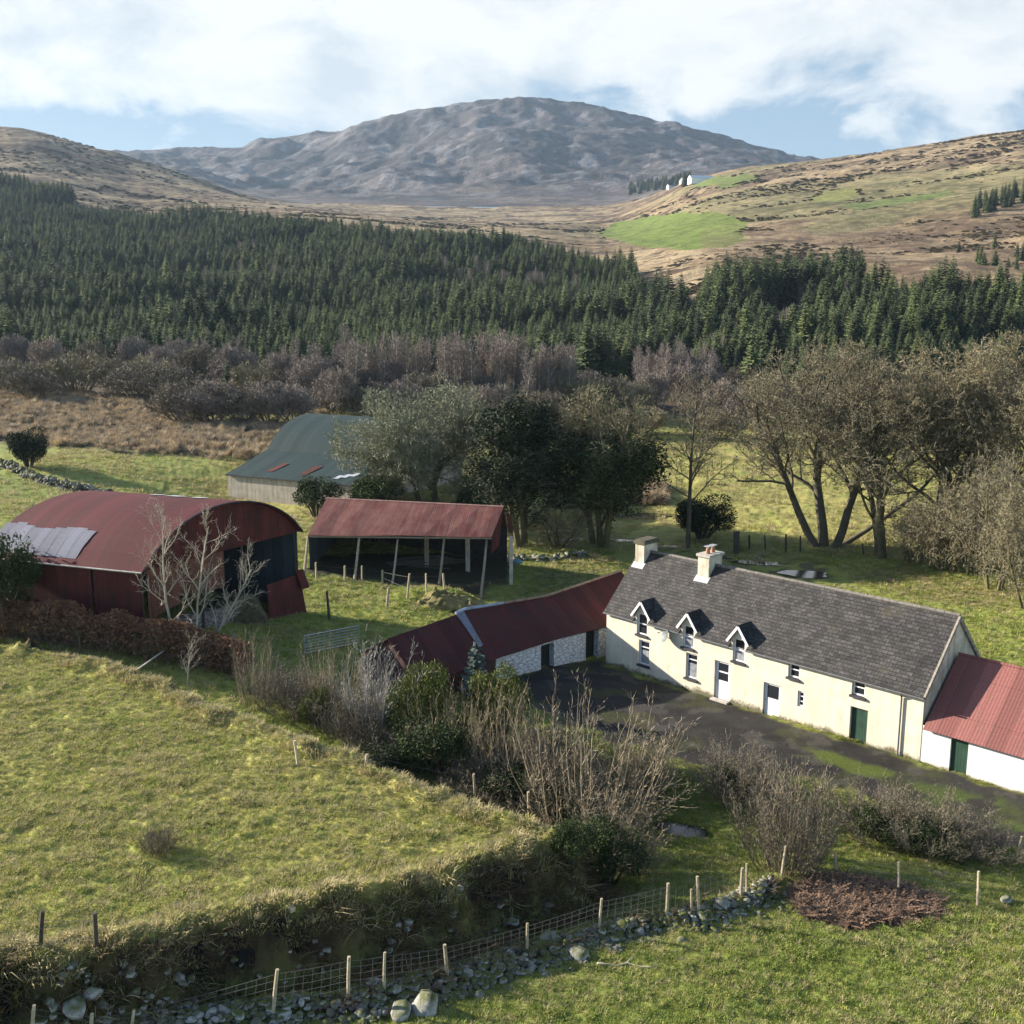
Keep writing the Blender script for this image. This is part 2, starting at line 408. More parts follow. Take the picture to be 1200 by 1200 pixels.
def near():
    xs = []; 
    x1, y1, q1 = grid(16, 130, 610, th); x2, y2, q2 = grid(130, 335, 150, th)
    n = len(th); x = np.concatenate([x1, x2[n:]]); y = np.concatenate([y1, y2[n:]])
    rows = 610+150-1; i = (np.arange(rows-1)[:, None]*n+np.arange(n-1)[None]).ravel()
    q = np.stack([i, i+1, i+n+1, i+n], 1)
    z = H0(x, y); nr = y < 130
    s = np.full(x.shape, -50.0); s[nr] = fsd(x[nr], y[nr])
    yard = soft(x, y, POLY['yard'], 1.0); bog = soft(x, y, POLY['bog'], 5)
    # tussocky relief
    rel = .11*fbm(x*1.5, y*2.3, 3, 3)+.06*fbm(x*3.6+y, y*5.0, 4, 2)+.10*fbm(x*.45, y*.45, 6, 2)
    bank = np.exp(-((s+.6)/.9)**2)
    z = z+rel*(1-.9*yard)+bank*(1.0*fbm(x*.7, y*.7, 8, 4)+.4*fbm(x*3.1, y*3.1, 9, 3))
    lip = np.exp(-((s-.45)/.5)**2); z = z+lip*(.34+.25*fbm(x*1.2, y*1.2, 12, 3))
    z = z+bog*.9*(ridged(x*.32, y*.45, 14, 3)-.5)
    far = (y > 100)*(x > 5)*(y < 190); z = z+far*.25*fbm(x*.35, y*.35, 17, 3)
    pm, pl = pudmask(x, y); z = z*(1-pm)+(pl-.16)*pm
    # colour of what covers the ground
    n1 = fbm(x*.11, y*.11, 21, 4)[:, None]; n2 = fbm(x*.9, y*.9, 22, 4)[:, None]; n3 = fbm(x*.035, y*.035, 23, 3)[:, None]
    col = np.array([.24, .255, .065])+n1*np.array([.05, .02, .015])+n2*np.array([.035, .025, .015])
    lush = sm(-.1, .35, n3[:, 0])*.5+.25
    col = blend(col, (.16, .205, .045), lush*sm(-3, -8, s))
    fieldin = sm(-.3, .8, s)
    fc = np.array([.37, .36, .10])+n1*np.array([.04, .0, .015])+n2*np.array([.03, .015, .01])
    col = col*(1-fieldin[:, None])+fc*fieldin[:, None]
    col = blend(col, (.30, .25, .12), np.clip(lip*.75, 0, 1)*(.6+.4*n2[:, 0]))
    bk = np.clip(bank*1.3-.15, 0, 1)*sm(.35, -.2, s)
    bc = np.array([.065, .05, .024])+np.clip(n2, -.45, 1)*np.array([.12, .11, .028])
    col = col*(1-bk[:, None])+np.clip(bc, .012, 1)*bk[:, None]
    wr = np.clip(wallridge(x, y)*2.2, 0, 1)*(y < 60); col = blend(col, (.085, .08, .03), wr*.8); col = blend(col, (.03, .027, .018), wr*sm(.0, .35, n2[:, 0])*.8)
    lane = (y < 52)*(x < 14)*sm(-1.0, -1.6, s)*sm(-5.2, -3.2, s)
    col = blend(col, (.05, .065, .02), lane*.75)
    dip = soft(x, y, atpoly([(700,900),(900,930),(1000,985),(900,1015),(800,1040),(700,1030)]), 2.0); col = blend(col, (.075, .105, .025), dip*.7)
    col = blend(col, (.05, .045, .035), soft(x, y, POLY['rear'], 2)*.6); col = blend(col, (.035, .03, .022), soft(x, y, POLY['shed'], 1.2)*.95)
    yc = np.array([.03, .028, .026])+n2*np.array([.014, .014, .012])+np.clip(n1, 0, 1)*np.array([.022, .022, .012])
    col = col*(1-yard[:, None])+np.clip(yc, .01, 1)*yard[:, None]
    v = soft(x, y, POLY['verge'], 1.2)*sm(-.1, .25, n2[:, 0]+n1[:, 0]*.5); col = blend(col, (.07, .095, .022), v*.85)
    v = yard*sm(.1, .4, fbm(x*.5, y*.5, 52, 4)); col = blend(col, (.055, .06, .022), v*.6); v = yard*sm(.16, .3, fbm(x*.8+9, y*.8, 53, 4)); col = blend(col, (.085, .078, .066), v*.5)
    v = soft(x, y, POLY['moss'], .6); col = blend(col, (.085, .11, .02), v*.9)
    col = blend(col, (.075, .062, .045), soft(x, y, POLY['track'], 2.5)*sm(-.3, .3, n2[:, 0])*.8)
    col = blend(col, (.16, .12, .07), soft(x, y, POLY['litter'], 3)*.85)
    col = blend(col, (.14, .075, .05), soft(x, y, POLY['bracken'], 1.0)*.9)
    col = blend(col, (.11, .082, .052), bog); col = blend(col, (.24, .17, .09), soft(x, y, POLY['reeds'], 3)*.8)
    lw = sm(100, 112, y)*sm(-45, -30, x)*sm(190, 165, y); col = blend(col, (.31, .28, .095), lw*.85*sm(-.5, .3, n2[:, 0]+.2))
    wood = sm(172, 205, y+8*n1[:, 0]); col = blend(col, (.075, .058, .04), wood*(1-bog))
    # dead grass along the foot of the hedge side
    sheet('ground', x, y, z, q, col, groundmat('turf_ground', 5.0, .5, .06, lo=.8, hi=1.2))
near()

MOORP = np.array([.24, .175, .10])
def moor():
    thf = np.linspace(D(-52), D(52), 620)
    for name, r0, r1, rows in (('hills', 330, 2160, 430), ('mountain', 2150, 5400, 330)):
        x, y, q = grid(r0, r1, rows, thf); z = H0(x, y)
        if name == 'hills':
            k = sm(330, 420, y); z = z+k*(3.5*fbm(x/60, y/60, 41, 5)+(y/1400)*5*(ridged(x/130, y/90, 42, 5)-.6))-.25*(1-k)*sm(340, 330, y)
        else:
            k = sm(2300, 3000, np.hypot(x, y)); z = z+k*(48*(ridged(x/520, y/600, 43, 6)-.62)+32*fbm(x/170, y/170, 44, 5)+22*(ridged(x/75, y/90, 49, 4)-.6))
        n1 = fbm(x/70, y/60, 45, 6, .6); n2 = fbm(x/20, y/18, 46, 5, .6); n3 = fbm(x/300, y/220, 47, 4); n4 = fbm(x/7, y/6, 51, 4, .65)
        col = np.tile(MOORP, (len(x), 1))*(1+.35*n2[:, None]+.35*n4[:, None])
        if name == 'hills':
            cpx = 600+F*1.03*x/np.maximum(y, 1)
            col = blend(col, (.055, .037, .027), sm(-.06, .10, .55*n1+.75*n2+.75*n4)*.85)          # heather
            col = blend(col, (.34, .265, .16), sm(.08, .26, -.7*n1+.5*n2-.6*n4)*.8)             # pale moor grass
            col = blend(col, (.13, .15, .05), sm(.12, .4, n3)*sm(600, 780, cpx)*.4)
            for k, c, f in (('a', (.125, .165, .036), 1), ('b', (.18, .185, .06), .9), ('c', (.11, .145, .042), .9), ('d', (.125, .16, .042), .9), ('e', (.15, .16, .06), .5)):
                w = soft(x, y, HILLP[k], 3.5 if k == 'a' else 6); col = blend(col, np.array(c), w*f)
            # soil under the plantation
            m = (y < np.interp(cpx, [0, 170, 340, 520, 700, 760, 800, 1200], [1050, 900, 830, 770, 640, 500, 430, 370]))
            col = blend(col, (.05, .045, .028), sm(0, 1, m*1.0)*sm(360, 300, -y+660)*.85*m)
            wf = sm(900, 640, y)*(cpx > 820); col = blend(col, (.19, .125, .075), wf*.35)
        else:
            n1 = ridged(x/260, y/300, 50, 6)-.62; n2 = fbm(x/40, y/50, 46, 5, .65)
            col = np.tile(np.array([.078, .066, .066]), (len(x), 1))*(1+.5*n2[:, None])
            col = blend(col, (.028, .027, .032), sm(-.05, .12, -n1+.25*n2)*.75)
            col = blend(col, (.19, .155, .115), sm(.0, .3, -n3+.5*n2)*.8*sm(420, 120, z))
            rk = sm(.12, .3, fbm(x/45, y/60, 48, 5, .65)+.4*n1)*sm(120, 380, z); col = blend(col, (.15, .148, .155), rk*.7)
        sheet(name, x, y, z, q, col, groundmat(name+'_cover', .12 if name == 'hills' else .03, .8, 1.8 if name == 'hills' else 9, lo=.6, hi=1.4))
moor()

# standing water
def water_mat():
    m, nt, b = newmat('standing_water', .12); b.inputs['Base Color'].default_value = (.02, .022, .022, 1)
    b.inputs['Specular IOR Level'].default_value = .5; n = noise(nt, coord(nt, 'Object'), 2.5, 3); bump(nt, b, n, .12, .02); return m
WATER = water_mat()
def puddle(k, cx, cy, cz, rx, ry, rz):
    r = random.Random(k); n = 48; m = MB(); ph = [r.uniform(0, 6) for _ in range(4)]; pts = []
    for i in range(n):
        a = 2*math.pi*i/n; q = 1+.15*math.sin(2*a+ph[0])+.1*math.sin(3*a+ph[1])+.07*math.sin(5*a+ph[2]); X = rx*q*math.cos(a); Y = ry*q*math.sin(a)
        pts.append((X*math.cos(rz)-Y*math.sin(rz), X*math.sin(rz)+Y*math.cos(rz), 0))
    m.poly(*pts); return m.build('puddle', WATER, loc=(cx, cy, cz-.03))
for k, q in enumerate(PUD): tag(puddle(k, *q), kind='structure')

# ------------------------------------------------------------------ building materials
def render_mat(name, base, dirt, dirt_h=.5, streak=.3, blot=.15):
    m, nt, b = newmat(name, .9); co = coord(nt, 'Object'); sp = N(nt, 'ShaderNodeSeparateXYZ'); nt.links.new(co, sp.inputs[0])
    n = noise(nt, co, 1.1, 6, .6); nf = noise(nt, co, 7, 4, .6); ns = noise(nt, coord(nt, 'Object', (2.2, 2.2, .25)), 1.2, 5, .6)
    c = ramp(nt, [(.3, tuple(k*(1-blot) for k in base)), (.6, base)], n).outputs[0]
    c = mixc(nt, c, ramp(nt, [(.35, (1-streak, 1-streak*1.05, 1-streak*1.2)), (.55, (1, 1, 1))], ns).outputs[0], .8, 'MULTIPLY')
    h = mth(nt, 'SUBTRACT', mth(nt, 'ADD', mth(nt, 'MULTIPLY', n, dirt_h*1.6), mth(nt, 'MULTIPLY', nf, dirt_h*.9)), sp.outputs[2])
    mk = ramp(nt, [(dirt_h*.72, 0), (min(.99, dirt_h*1.15), 1)], h).outputs[0]
    c = mixc(nt, c, dirt, mk); nt.links.new(c, b.inputs['Base Color']); bump(nt, b, mth(nt, 'ADD', n, nf), .25, .03); return m
def slate_mat():
    m, nt, b = newmat('slate_roof', .7); uv = coord(nt, 'UV'); b.inputs['Specular IOR Level'].default_value = .3
    br = nt.nodes.new('ShaderNodeTexBrick'); nt.links.new(uv, br.inputs['Vector'])
    br.inputs['Scale'].default_value = 1; br.inputs['Brick Width'].default_value = .36; br.inputs['Row Height'].default_value = .235
    br.inputs['Mortar Size'].default_value = .02; br.inputs['Mortar Smooth'].default_value = .4; br.offset = .5
    br.inputs['Color1'].default_value = (.034, .032, .032, 1); br.inputs['Color2'].default_value = (.082, .077, .075, 1); br.inputs['Mortar'].default_value = (.016, .015, .015, 1)
    n = noise(nt, uv, 1.0, 6, .6); nf = noise(nt, uv, 8, 4, .65)
    c = mixc(nt, br.outputs[0], ramp(nt, [(.3, .45), (.7, 1.0)], n).outputs[0], .9, 'MULTIPLY')
    c = mixc(nt, c, ramp(nt, [(.35, .55), (.65, 1.5)], nf).outputs[0], .9, 'MULTIPLY')
    lich = ramp(nt, [(.66, 0), (.74, 1)], noise(nt, uv, 2.6, 5, .7)).outputs[0]; c = mixc(nt, c, (.20, .185, .165), mth(nt, 'MULTIPLY', lich, .8))
    moss = ramp(nt, [(.6, 0), (.75, 1)], noise(nt, uv, .45, 5, .6)).outputs[0]; c = mixc(nt, c, (.085, .075, .045), mth(nt, 'MULTIPLY', moss, .5))
    nt.links.new(c, b.inputs['Base Color'])
    sp = N(nt, 'ShaderNodeSeparateXYZ'); nt.links.new(uv, sp.inputs[0])
    saw = mth(nt, 'FRACT', mth(nt, 'MULTIPLY', sp.outputs[1], 1/.235)); saw = mth(nt, 'SUBTRACT', 1, saw)
    bump(nt, b, mth(nt, 'ADD', mth(nt, 'ADD', mth(nt, 'MULTIPLY', saw, .8), br.outputs[1]), mth(nt, 'MULTIPLY', nf, .6)), .7, .035); return m
def rubble_mat(name, stone, mortar, sc=2.6):
    m, nt, b = newmat(name, .9); co = coord(nt, 'Object', (1, 1, 1.7)); v = N(nt, 'ShaderNodeTexVoronoi', feature='DISTANCE_TO_EDGE'); v.inputs['Scale'].default_value = sc
    w = nt.nodes.new('ShaderNodeVectorMath'); w.operation = 'ADD'; nn = nt.nodes.new('ShaderNodeTexNoise'); nn.inputs['Scale'].default_value = 2
    sc_ = nt.nodes.new('ShaderNodeVectorMath'); sc_.operation = 'SCALE'; sc_.inputs[3].default_value = .3; nt.links.new(nn.outputs[1], sc_.inputs[0]); nt.links.new(co, w.inputs[0]); nt.links.new(sc_.outputs[0], w.inputs[1])
    nt.links.new(w.outputs[0], v.inputs['Vector']); e = v.outputs[0]; n = noise(nt, co, 3, 5, .6)
    c = mixc(nt, mortar, stone, ramp(nt, [(.02, 0), (.09, 1)], e).outputs[0])
    c = mixc(nt, c, ramp(nt, [(.3, .65), (.65, 1.1)], n).outputs[0], .9, 'MULTIPLY')
    nt.links.new(c, b.inputs['Base Color']); bump(nt, b, mth(nt, 'ADD', ramp(nt, [(0, 0), (.15, 1)], e).outputs[0], mth(nt, 'MULTIPLY', n, .5)), .8, .06); return m

M_CREAM = render_mat('cream_render', (.66, .605, .485), (.13, .12, .075), .62, .15, .16)
M_GABLE = render_mat('weathered_gable_render', (.60, .54, .43), (.16, .14, .1), .5, .4, .4)
M_WHITEWALL = render_mat('whitewash', (.66, .66, .65), (.25, .22, .16), .3, .08)
M_SLATE = slate_mat()
M_RUBBLE = rubble_mat('whitewashed_rubble', (.74, .75, .77), (.38, .39, .40))
M_STONE = rubble_mat('bare_stone_wall', (.26, .24, .21), (.06, .055, .045))
M_TIN_NEW = tin('red_roof_tin', (.235, .095, .085), (.19, .095, .08), .4)
M_TIN_OLD = tin('maroon_roof_tin', (.085, .021, .020), (.05, .026, .022), .65)
M_TIN_BARN = tin('crimson_barn_tin', (.105, .024, .028), (.06, .024, .026), .45)
M_TIN_SHED = tin('weathered_shed_tin', (.115, .034, .031), (.17, .08, .066), .75)
M_TIN_DARK = tin('dark_red_cladding', (.11, .026, .024), (.05, .023, .02), .6)
M_TIN_GREY = tin('galvanised_tin', (.20, .205, .255), (.13, .13, .155), .35)
M_TIN_TEAL = tin('teal_green_tin', (.022, .043, .046), (.03, .05, .05), -.6)
M_TIN_RUST = tin('rusty_tin', (.105, .036, .026), (.075, .032, .025), .5)
M_BLUETIN = tin('blue_grey_cladding', (.06, .08, .095), (.035, .05, .06), .4)
M_WHITE = flat('white_paint', (.72, .72, .73), .5, .06)
M_TRIM = flat('grey_trim', (.12, .12, .12), .6)
M_DARKTRIM = flat('dark_sill', (.045, .045, .05), .7)
M_GREEN = flat('green_door_paint', (.028, .06, .042), .5, .2)
M_DARKDOOR = flat('dark_door', (.02, .022, .02), .7, .3)
M_CONC = flat('weathered_concrete', (.42, .39, .34), .9, .25, 2.5, bmp=.3)
M_PALECONC = render_mat('pale_concrete', (.46, .41, .35), (.2, .18, .14), .5, .35, .3)
M_TIMBER = flat('weathered_timber', (.30, .25, .19), .9, .3, 6, rnd=.25)
M_POST = flat('fence_post_timber', (.42, .35, .24), .9, .3, 8, rnd=.25)
M_OLDPOST = flat('dark_old_post', (.07, .06, .05), .9, .3, 8, rnd=.25)
M_GALV = flat('galvanised_steel', (.45, .46, .47), .45, .1, metal=.6)
M_WIRE = flat('fence_wire', (.13, .13, .125), .6, .1)
M_EARTH = flat('dark_earth', (.05, .04, .03), .95, .4, 2)
M_POT = flat('clay_pot', (.34, .17, .10), .8)
M_MOSSCAP = flat('mossy_cap', (.09, .085, .06), .95, .4, 5, bmp=.5)
def glass_mat():
    m, nt, b = newmat('window_glass', .06); b.inputs['Base Color'].default_value = (.02, .023, .028, 1); b.inputs['Specular IOR Level'].default_value = .6; return m
M_GLASS = glass_mat()
M_CURTAIN = flat('net_curtain', (.24, .25, .27), .9, .4, 5)

def wall_open(m, L0, L1, H, ops, depth=.22, y=0.0):
    """front wall plane y with real openings; ops = (x0,x1,z0,z1)"""
    xs = sorted({L0, L1, *[v for o in ops for v in o[:2]]}); zs = sorted({-.6, H, *[v for o in ops for v in o[2:]]})
    for i in range(len(xs)-1):
        for j in range(len(zs)-1):
            cx = (xs[i]+xs[i+1])/2; cz = (zs[j]+zs[j+1])/2
            if any(o[0] < cx < o[1] and o[2] < cz < o[3] for o in ops): continue
            if cz > H: continue
            m.poly((xs[i], y, zs[j]), (xs[i+1], y, zs[j]), (xs[i+1], y, zs[j+1]), (xs[i], y, zs[j+1]))
    for a, b, c, d in ops:
        d2 = min(d, H)
        m.poly((a, y, c), (a, y, d2), (a, y+depth, d2), (a, y+depth, c)); m.poly((b, y, c), (b, y+depth, c), (b, y+depth, d2), (b, y, d2))
        m.poly((a, y, c), (a, y+depth, c), (b, y+depth, c), (b, y, c))
        if d <= H: m.poly((a, y, d), (b, y, d), (b, y+depth, d), (a, y+depth, d))
        m.poly((a, y+depth+.08, c), (b, y+depth+.08, c), (b, y+depth+.08, d2), (a, y+depth+.08, d2))
def window(par, x0, x1, z0, z1, y, bars=(.62,), vert=(), curtain=False, sill=True, label=None):
    f = MB(); t = .085
    f.box(x0, x0+t, y-.03, y+.04, z0, z1); f.box(x1-t, x1, y-.03, y+.04, z0, z1)
    f.box(x0+t, x1-t, y-.03, y+.04, z0, z0+t); f.box(x0+t, x1-t, y-.03, y+.04, z1-t, z1)
    for b in bars: f.box(x0+t, x1-t, y-.026, y+.036, z0+(z1-z0)*b-.03, z0+(z1-z0)*b+.03)
    for v in vert: f.box(x0+(x1-x0)*v-.02, x0+(x1-x0)*v+.02, y-.022, y+.032, z0+t, z1-t)
    o = f.build('window', M_WHITE, par); tag(o, label)
    g = MB(); g.poly((x0+t*.5, y+.01, z0+t*.5), (x1-t*.5, y+.01, z0+t*.5), (x1-t*.5, y+.01, z1-t*.5), (x0+t*.5, y+.01, z1-t*.5)); g.build('pane', M_GLASS, o)
    if curtain:
        c = MB(); n = 14
        for i in range(n):
            a = x0+t+(x1-x0-2*t)*i/n; b = x0+t+(x1-x0-2*t)*(i+1)/n; ya = y-.004-.012*(i % 2); yb = y-.004-.012*((i+1) % 2)
            c.poly((a, ya, z0+t), (b, yb, z0+t), (b, yb, z0+(z1-z0)*.6), (a, ya, z0+(z1-z0)*.6))
        c.build('curtain', M_CURTAIN, o)
    if sill:
        s = MB(); s.box(x0-.1, x1+.1, -.13, y-.035, z0-.13, z0-.003); s.build('sill', M_DARKTRIM, o)
    return o

# ------------------------------------------------------------------ farmhouse
A = np.array(P(710, 778, 0)); Bp = np.array(P(1077, 893, 0)); RZ = math.atan2(Bp[1]-A[1], Bp[0]-A[0]); LH = 22.25
def farmhouse():
    t = empty('farmhouse', tuple(A), RZ, label='long cream farmhouse with dark slate roof, three small dormers and two chimneys', cat='farmhouse')
    EZ, RY, RZt, W = 3.85, 3.5, 7.4, 7.1; sl = (RZt-EZ)/RY
    dor = [3.08, 6.83, 10.62]; hw = .6; ww = .44
    wins = [(2.85, 3.75, .72, 2.42), (6.70, 7.60, .78, 2.45)]
    small = [(14.05, 14.80, 2.7, 3.68), (14.75, 15.20, 1.08, 2.05), (18.1, 18.9, 2.7, 3.68)]
    doors = [(8.9, 10.05, -.02, 2.48), (12.45, 13.62, -.1, 1.98), (18.1, 19.15, -.15, 2.03)]
    dw = [(c-ww, c+ww, 2.74, 4.22) for c in dor]
    m = MB(); wall_open(m, 0, LH, EZ, wins+small+doors+dw, .24)
    m.poly((0, 0, -.6), (0, 0, EZ), (0, RY, RZt), (0, W, EZ), (0, W, -.6)); m.poly((LH, W, -.6), (0, W, -.6), (0, W, EZ), (LH, W, EZ))
    m.build('wall', M_CREAM, t)
    g = MB(); g.poly((LH, 0, -.6), (LH, W, -.6), (LH, W, EZ), (LH, RY, RZt), (LH, 0, EZ)); g.build('gable_wall', M_GABLE, t)
    # roof: strips, cut back behind the dormers
    r = MB(); zz = lambda y: EZ+sl*y+.06; xa = -.12; xb = LH+.08
    cuts = sorted([xa, xb]+[c+s*hw for c in dor for s in (-1, 1)])
    for i in range(len(cuts)-1):
        a, b = cuts[i], cuts[i+1]; y0 = .42 if any(abs((a+b)/2-c) < hw for c in dor) else -.2
        r.slab([(a, y0, zz(y0)), (b, y0, zz(y0)), (b, RY, zz(RY)), (a, RY, zz(RY))], .12)
    zb = lambda y: RZt+.06-(y-RY)*(RZt-EZ)/(W-RY)
    r.slab([(xb, W+.2, zb(W+.2)), (xa, W+.2, zb(W+.2)), (xa, RY, zb(RY)), (xb, RY, zb(RY))], .12)
    ro = r.build('roof', M_SLATE, t)
    rd = MB(); rg = random.Random(4); x = xa
    while x < xb:
        x2 = min(x+.46, xb); h = .10+rg.uniform(-.01, .01); rd.tube([(x, RY, RZt+.08), (x2-.01, RY, RZt+.08)], [h, h], 8); x = x2
    rd.build('ridge_tile', flat('ridge_tile_clay', (.17, .155, .14), .9, .35, 5), ro)
    vg = MB()
    for s in (-.015, .015):
        pass
    vg.slab([(LH+.03, -.2, zz(-.2)+.03), (LH+.14, -.2, zz(-.2)+.03), (LH+.14, RY, zz(RY)+.03), (LH+.03, RY, zz(RY)+.03)], .2)
    vg.slab([(LH+.14, W+.2, zb(W+.2)+.03), (LH+.03, W+.2, zb(W+.2)+.03), (LH+.03, RY, zb(RY)+.03), (LH+.14, RY, zb(RY)+.03)], .2)
    vg.build('verge', flat('verge_mortar', (.27, .24, .20), .95, .4, 4), ro)
    for i in range(len(cuts)-1):
        a, b = cuts[i], cuts[i+1]
        if any(abs((a+b)/2-c) < hw for c in dor): continue
        gt = MB(); gt.tube([(a, -.24, EZ-.2), (b, -.24, EZ-.22)], .055, 6); gt.build('gutter', M_TRIM, t)
    # dormers
    for c, wn in zip(dor, dw):
        d = MB(); y = -.012; za, zp = 4.1, 4.98; x0, x1 = c-hw, c+hw
        d.poly((x0, y, EZ-.35), (wn[0], y, EZ-.35), (wn[0], y, za), (x0, y, za)); d.poly((wn[1], y, EZ-.35), (x1, y, EZ-.35), (x1, y, za), (wn[1], y, za))
        d.poly((wn[0], y, 4.22), (wn[1], y, 4.22), (x1, y, za), (c, y, zp), (x0, y, za)) if False else None
        d.poly((x0, y, za), (wn[0], y, za), (wn[0], y, 4.22), (c, y, zp)); d.poly((wn[1], y, za), (x1, y, za), (c, y, zp), (wn[1], y, 4.22)); d.poly((wn[0], y, 4.22), (wn[1], y, 4.22), (c, y, zp))
        for xx in (wn[0], wn[1]): d.poly((xx, y, EZ), (xx, y, 4.22), (xx, .24, 4.22), (xx, .24, EZ))
        d.poly((wn[0], y, 4.22), (wn[1], y, 4.22), (wn[1], .24, 4.22), (wn[0], .24, 4.22))
        for xx in (x0, x1): d.poly((xx, y, EZ-.1), (xx, .5, EZ+.3), (xx, .5, za+.25), (xx, y, za))
        do = d.build('dormer', M_CREAM, t)
        q = MB(); ov = .17; zo = za-.06; yb = (zp-EZ)/sl+.15; ye = .3
        q.slab([(c-hw-ov, -.2, zo-.05), (c, -.2, zp+.08), (c, yb, zp+.08), (c-hw-ov, ye, zo-.05)], -.05)
        q.slab([(c, -.2, zp+.08), (c+hw+ov, -.2, zo-.05), (c+hw+ov, ye, zo-.05), (c, yb, zp+.08)], -.05)
        q.build('dormer_roof', M_SLATE, do)
        bb = MB()
        for s in (-1, 1): bb.bar((c+s*(hw+ov), -.235, zo-.07), (c+s*.005, -.235, zp+.03), .04, .15)
        bb.build('bargeboard', M_WHITE, do)
        window(do, wn[0]+.02, wn[1]-.02, wn[2]+.03, wn[3]-.02, .13, (.5,), curtain=c > 4)
    window(t, *[wins[0][0]+.02, wins[0][1]-.02, wins[0][2]+.02, wins[0][3]-.02], .14, (.72,), curtain=True)
    window(t, *[wins[1][0]+.02, wins[1][1]-.02, wins[1][2]+.02, wins[1][3]-.02], .14, (.75,), curtain=True)
    for s in (0, 2): window(t, small[s][0]+.02, small[s][1]-.02, small[s][2]+.02, small[s][3]-.02, .16, (.5,))
    window(t, small[1][0]+.02, small[1][1]-.02, small[1][2]+.02, small[1][3]-.02, .12, (.33, .66), sill=False)
    # doors
    for i, (a, b, c, dd) in enumerate(doors[:2]):
        l = MB(); y = .14; l.box(a+.02, b-.02, y, y+.05, c+.03, dd-.02); o = l.build('door', M_WHITE, t)
        p = MB(); h = dd-c
        if i == 0:
            p.box(a+.22, b-.22, y-.008, y-.003, c+h*.5, c+h*.7); p.box(a+.22, b-.22, y-.008, y-.003, c+h*.74, dd-.14)
        else: p.box(a+.2, b-.2, y-.008, y-.003, c+h*.55, dd-.14)
        p.build('pane', M_GLASS, o); q = MB(); q.tube([(a+.12, y-.05, c+h*.45), (a+.12, y-.05, c+h*.45+.12)], .015, 6); q.build('handle', M_GALV, o)
    a, b, c, dd = doors[2]; l = MB(); n = 6
    for k in range(n): l.box(a+.02+(b-a-.04)*k/n, a+.012+(b-a-.04)*(k+1)/n, .16, .2, c+.03, dd-.02)
    l.box(a+.02, b-.02, .2, .22, c+.03, dd-.02); tag(l.build('door', M_GREEN, t), 'dark green plank door')
    s = MB(); s.box(8.85, 10.1, -.35, -.005, -.3, .06); s.build('doorstep', M_CONC, t)
    # rain pipe
    pp = MB(); pp.tube([(21.05, -.24, EZ-.24), (21.05, -.09, EZ-.5), (21.05, -.09, 0)], .05, 8); pp.build('downpipe', M_TRIM, t)
    # chimneys
    for (x0, x1, y0, y1, zt, cap, mat) in ((.12, .88, 2.75, 4.2, 8.05, M_MOSSCAP, M_GABLE), (5.38, 6.25, 2.75, 4.2, 8.05, M_CONC, M_CREAM)):
        c = MB(); c.box(x0, x1, y0, y1, 6.2, zt); co = c.build('chimney', render_mat('chimney_render', (.62, .57, .46), (.14, .12, .09), .4, .45, .4), t)
        k = MB(); k.box(x0-.1, x1+.1, y0-.1, y1+.1, zt, zt+.16); 
        if cap is M_MOSSCAP: k.box(x0-.04, x1+.04, y0+.02, y1-.02, zt+.16, zt+.3)
        k.build('chimney_cap', cap, co)
        fl = MB(); fl.slab([(x0-.12, y0-.3, zz(y0-.3)+.03), (x1+.12, y0-.3, zz(y0-.3)+.03), (x1+.12, y0+.05, zz(y0+.05)+.03), (x0-.12, y0+.05, zz(y0+.05)+.03)], .02); fl.build('flashing', M_GALV, co)
        if cap is M_CONC:
            for yy in (3.2, 3.75):
                p = MB(); p.tube([((x0+x1)/2, yy, zt+.16), ((x0+x1)/2, yy, zt+.5)], [.15, .12], 12); po = p.build('chimney_pot', M_POT, co)
                w = MB(); w.tube([((x0+x1)/2, yy, zt+.5), ((x0+x1)/2, yy, zt+.62)], [.07, .07], 8); w.box((x0+x1)/2-.2, (x0+x1)/2+.2, yy-.2, yy+.2, zt+.62, zt+.66); w.build('cowl', M_GALV, po)
    return t
house = farmhouse()
def house_pt(x, y, z):
    c, s = math.cos(RZ), math.sin(RZ); return Vector((A[0]+x*c-y*s, A[1]+x*s+y*c, z))

def dish():
    t = empty('satellite_dish', house_pt(5.5, 0, 3.15), RZ, label='grey satellite dish fixed to the cream front wall between the first two dormers', cat='satellite dish')
    V = []; n = 20; rings = 5; fs = []
    ax = Vector((-.45, -.82, .32)).normalized(); a = ax.orthogonal().normalized(); b = ax.cross(a); o = ax*.42
    for k in range(rings+1):
        r = .43*k/rings
        for j in range(n):
            th_ = 2*math.pi*j/n; q = o+a*(r*math.cos(th_))+b*(r*math.sin(th_))+ax*(.42*r*r); V.append(tuple(q))
    m = MB(); m.v = V
    for k in range(rings):
        for j in range(n): m.f.append((k*n+j, k*n+(j+1) % n, (k+1)*n+(j+1) % n, (k+1)*n+j))
    m.build('reflector', flat('dish_grey', (.10, .13, .14), .5), t, True)
    s = MB(); s.tube([(0, 0, -.05), (0, -.2, -.05), tuple(o-ax*.02)], .025, 6); s.build('bracket', M_TRIM, t)
    s = MB(); s.tube([tuple(o-b*.4+ax*.05), tuple(o-b*.1+ax*.5)], .014, 6); s.build('feed_arm', M_TRIM, t)
    s = MB(); s.tube([tuple(o-b*.1+ax*.48), tuple(o-b*.06+ax*.58)], .04, 8); s.build('receiver', M_TRIM, t)
dish()

